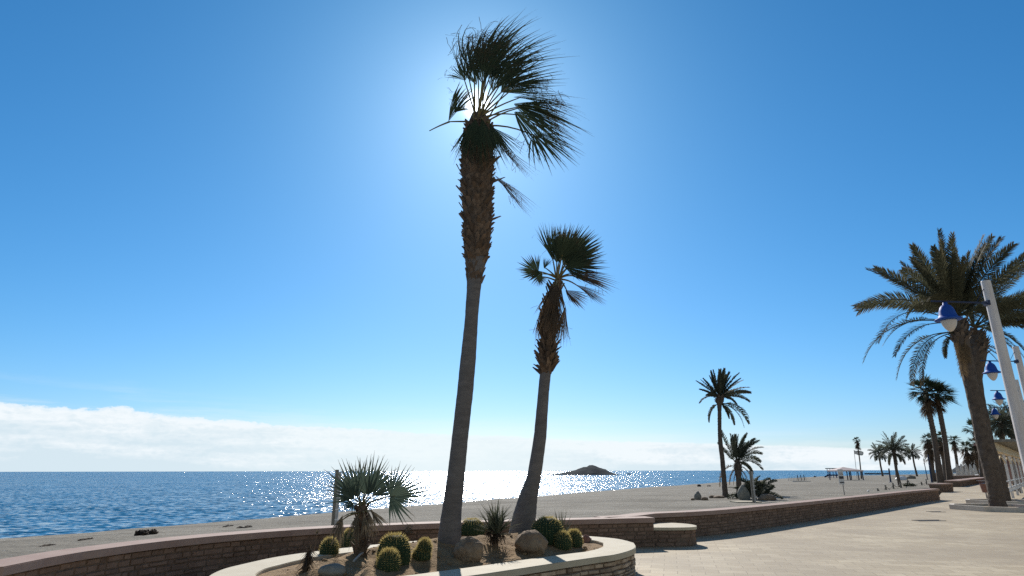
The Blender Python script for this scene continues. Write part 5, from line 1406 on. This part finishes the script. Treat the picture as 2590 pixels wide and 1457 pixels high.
# row of thin stakes near the water
for i in range(12):
    x = 1995 + i * 4.0; p = GB(x, 1217 - i * .12); big = i in (6, 8, 10); mb = MB(); k = ppm(p); hgt = (13.5 if big else 11) * k
    mb.tube([p - UP * .2, p + V((0, 0, hgt * .5)), p + V((-.02 * hgt, 0, hgt))], .085 if big else .04, 6)
    mb.lathe(p, [(.12, -.1), (.12, .04), (.06, .08)], 8)
    tag(mb.build('stake', M['dark'] if big else M['wood_pale'], loc=p), 'thick dark stake in the row of stakes far out near the water' if big else 'thin pale stake in the row of stakes far out near the water', 'stake', 'dark stakes in the row' if big else 'pale stakes in the row')
p = GB(2028, 1218.5); mb = MB(); mb.box(p + UP * .05, (3.4, .6, .14), .05)
tag(mb.build('board', M['wood_pale'], loc=p), 'pale board lying on the sand under the row of stakes', 'board')

# ------------------------------------------------------------------ closed parasols beyond the far wall
def parasol(p, hgt):
    root = thing('closed_parasol', 'closed white parasol', 'parasol', p, 'closed parasols beyond the far low wall')
    mb = MB(); mb.tube([p, p + UP * hgt], .045, 8); mb.build('pole', M['wood_pale'], root)
    mb = MB(); n = 20; prof_ = [(.05, hgt - .02), (.16, hgt * .9), (.24, hgt * .7), (.30, hgt * .45), (.36, hgt * .24), (.40, hgt * .2)]
    vs = []
    for r, z in prof_:
        for j in range(n):
            a_ = 2 * math.pi * j / n; q = r * (1 + (.16 if j % 2 else -.1)); vs.append(p + V((q * math.cos(a_), q * math.sin(a_), z + (.06 if j % 2 else 0) * (r / .4))))
    mb.add(vs, [(i * n + j, (i + 1) * n + j, (i + 1) * n + (j + 1) % n, i * n + (j + 1) % n) for i in range(len(prof_) - 1) for j in range(n)]); mb.build('canopy', M['canvas'], root)
    return root
PL = ['closed white parasol between the tall leaning fan palms', 'closed white parasol just right of the tall leaning fan palms', 'closed white parasol below the short ragged fan palm', 'closed white parasol left of the shaggiest fan palm', 'closed white parasol in the gap right of the shaggy fan palm', 'closed white parasol nearest the left side of the biggest date trunk', 'closed white parasol half behind its neighbour by the date trunk']
pp = None
for i, x in enumerate((2387, 2408, 2427, 2438, 2450, 2461, 2471)):
    p = G(x, 1212.5 - i * .3, 0)
    if pp is None: pp = parasol(p, 2.75); c = pp
    else: c = copy_tree(pp); c.location = p
    c['label'] = PL[i]
def lounger(p, rz):
    root = thing('sun_lounger', 'white lounger', 'sun lounger', p, 'white loungers by the closed parasols')
    mb = MB(); mb.box(p + V((0, 0, .34)), (1.3, .65, .07)); mb.build('seat', M['white'], root)
    mb = MB(); mb.box(p + V((.9, 0, .55)), (.75, .65, .06), M=Matrix.Rotation(-.6, 3, 'Y')); mb.build('backrest', M['white'], root)
    for sx in (-.55, .55):
        for sy in (-.28, .28): mb = MB(); mb.box(p + V((sx, sy, .15)), (.06, .06, .3)); mb.build('leg', M['white'], root)
    return root
l0 = lounger(G(2443, 1211, 0), 0); l0['label'] = 'white lounger at the foot of the shaggy fan palm'
for x, lbl in ((2421, 'white lounger left of the blue grey gap between parasols'), (2463, 'white lounger under the parasol next to the date trunk')):
    c = copy_tree(l0); c.location = G(x, 1211, 0); c['label'] = lbl; c.rotation_euler.z = .4
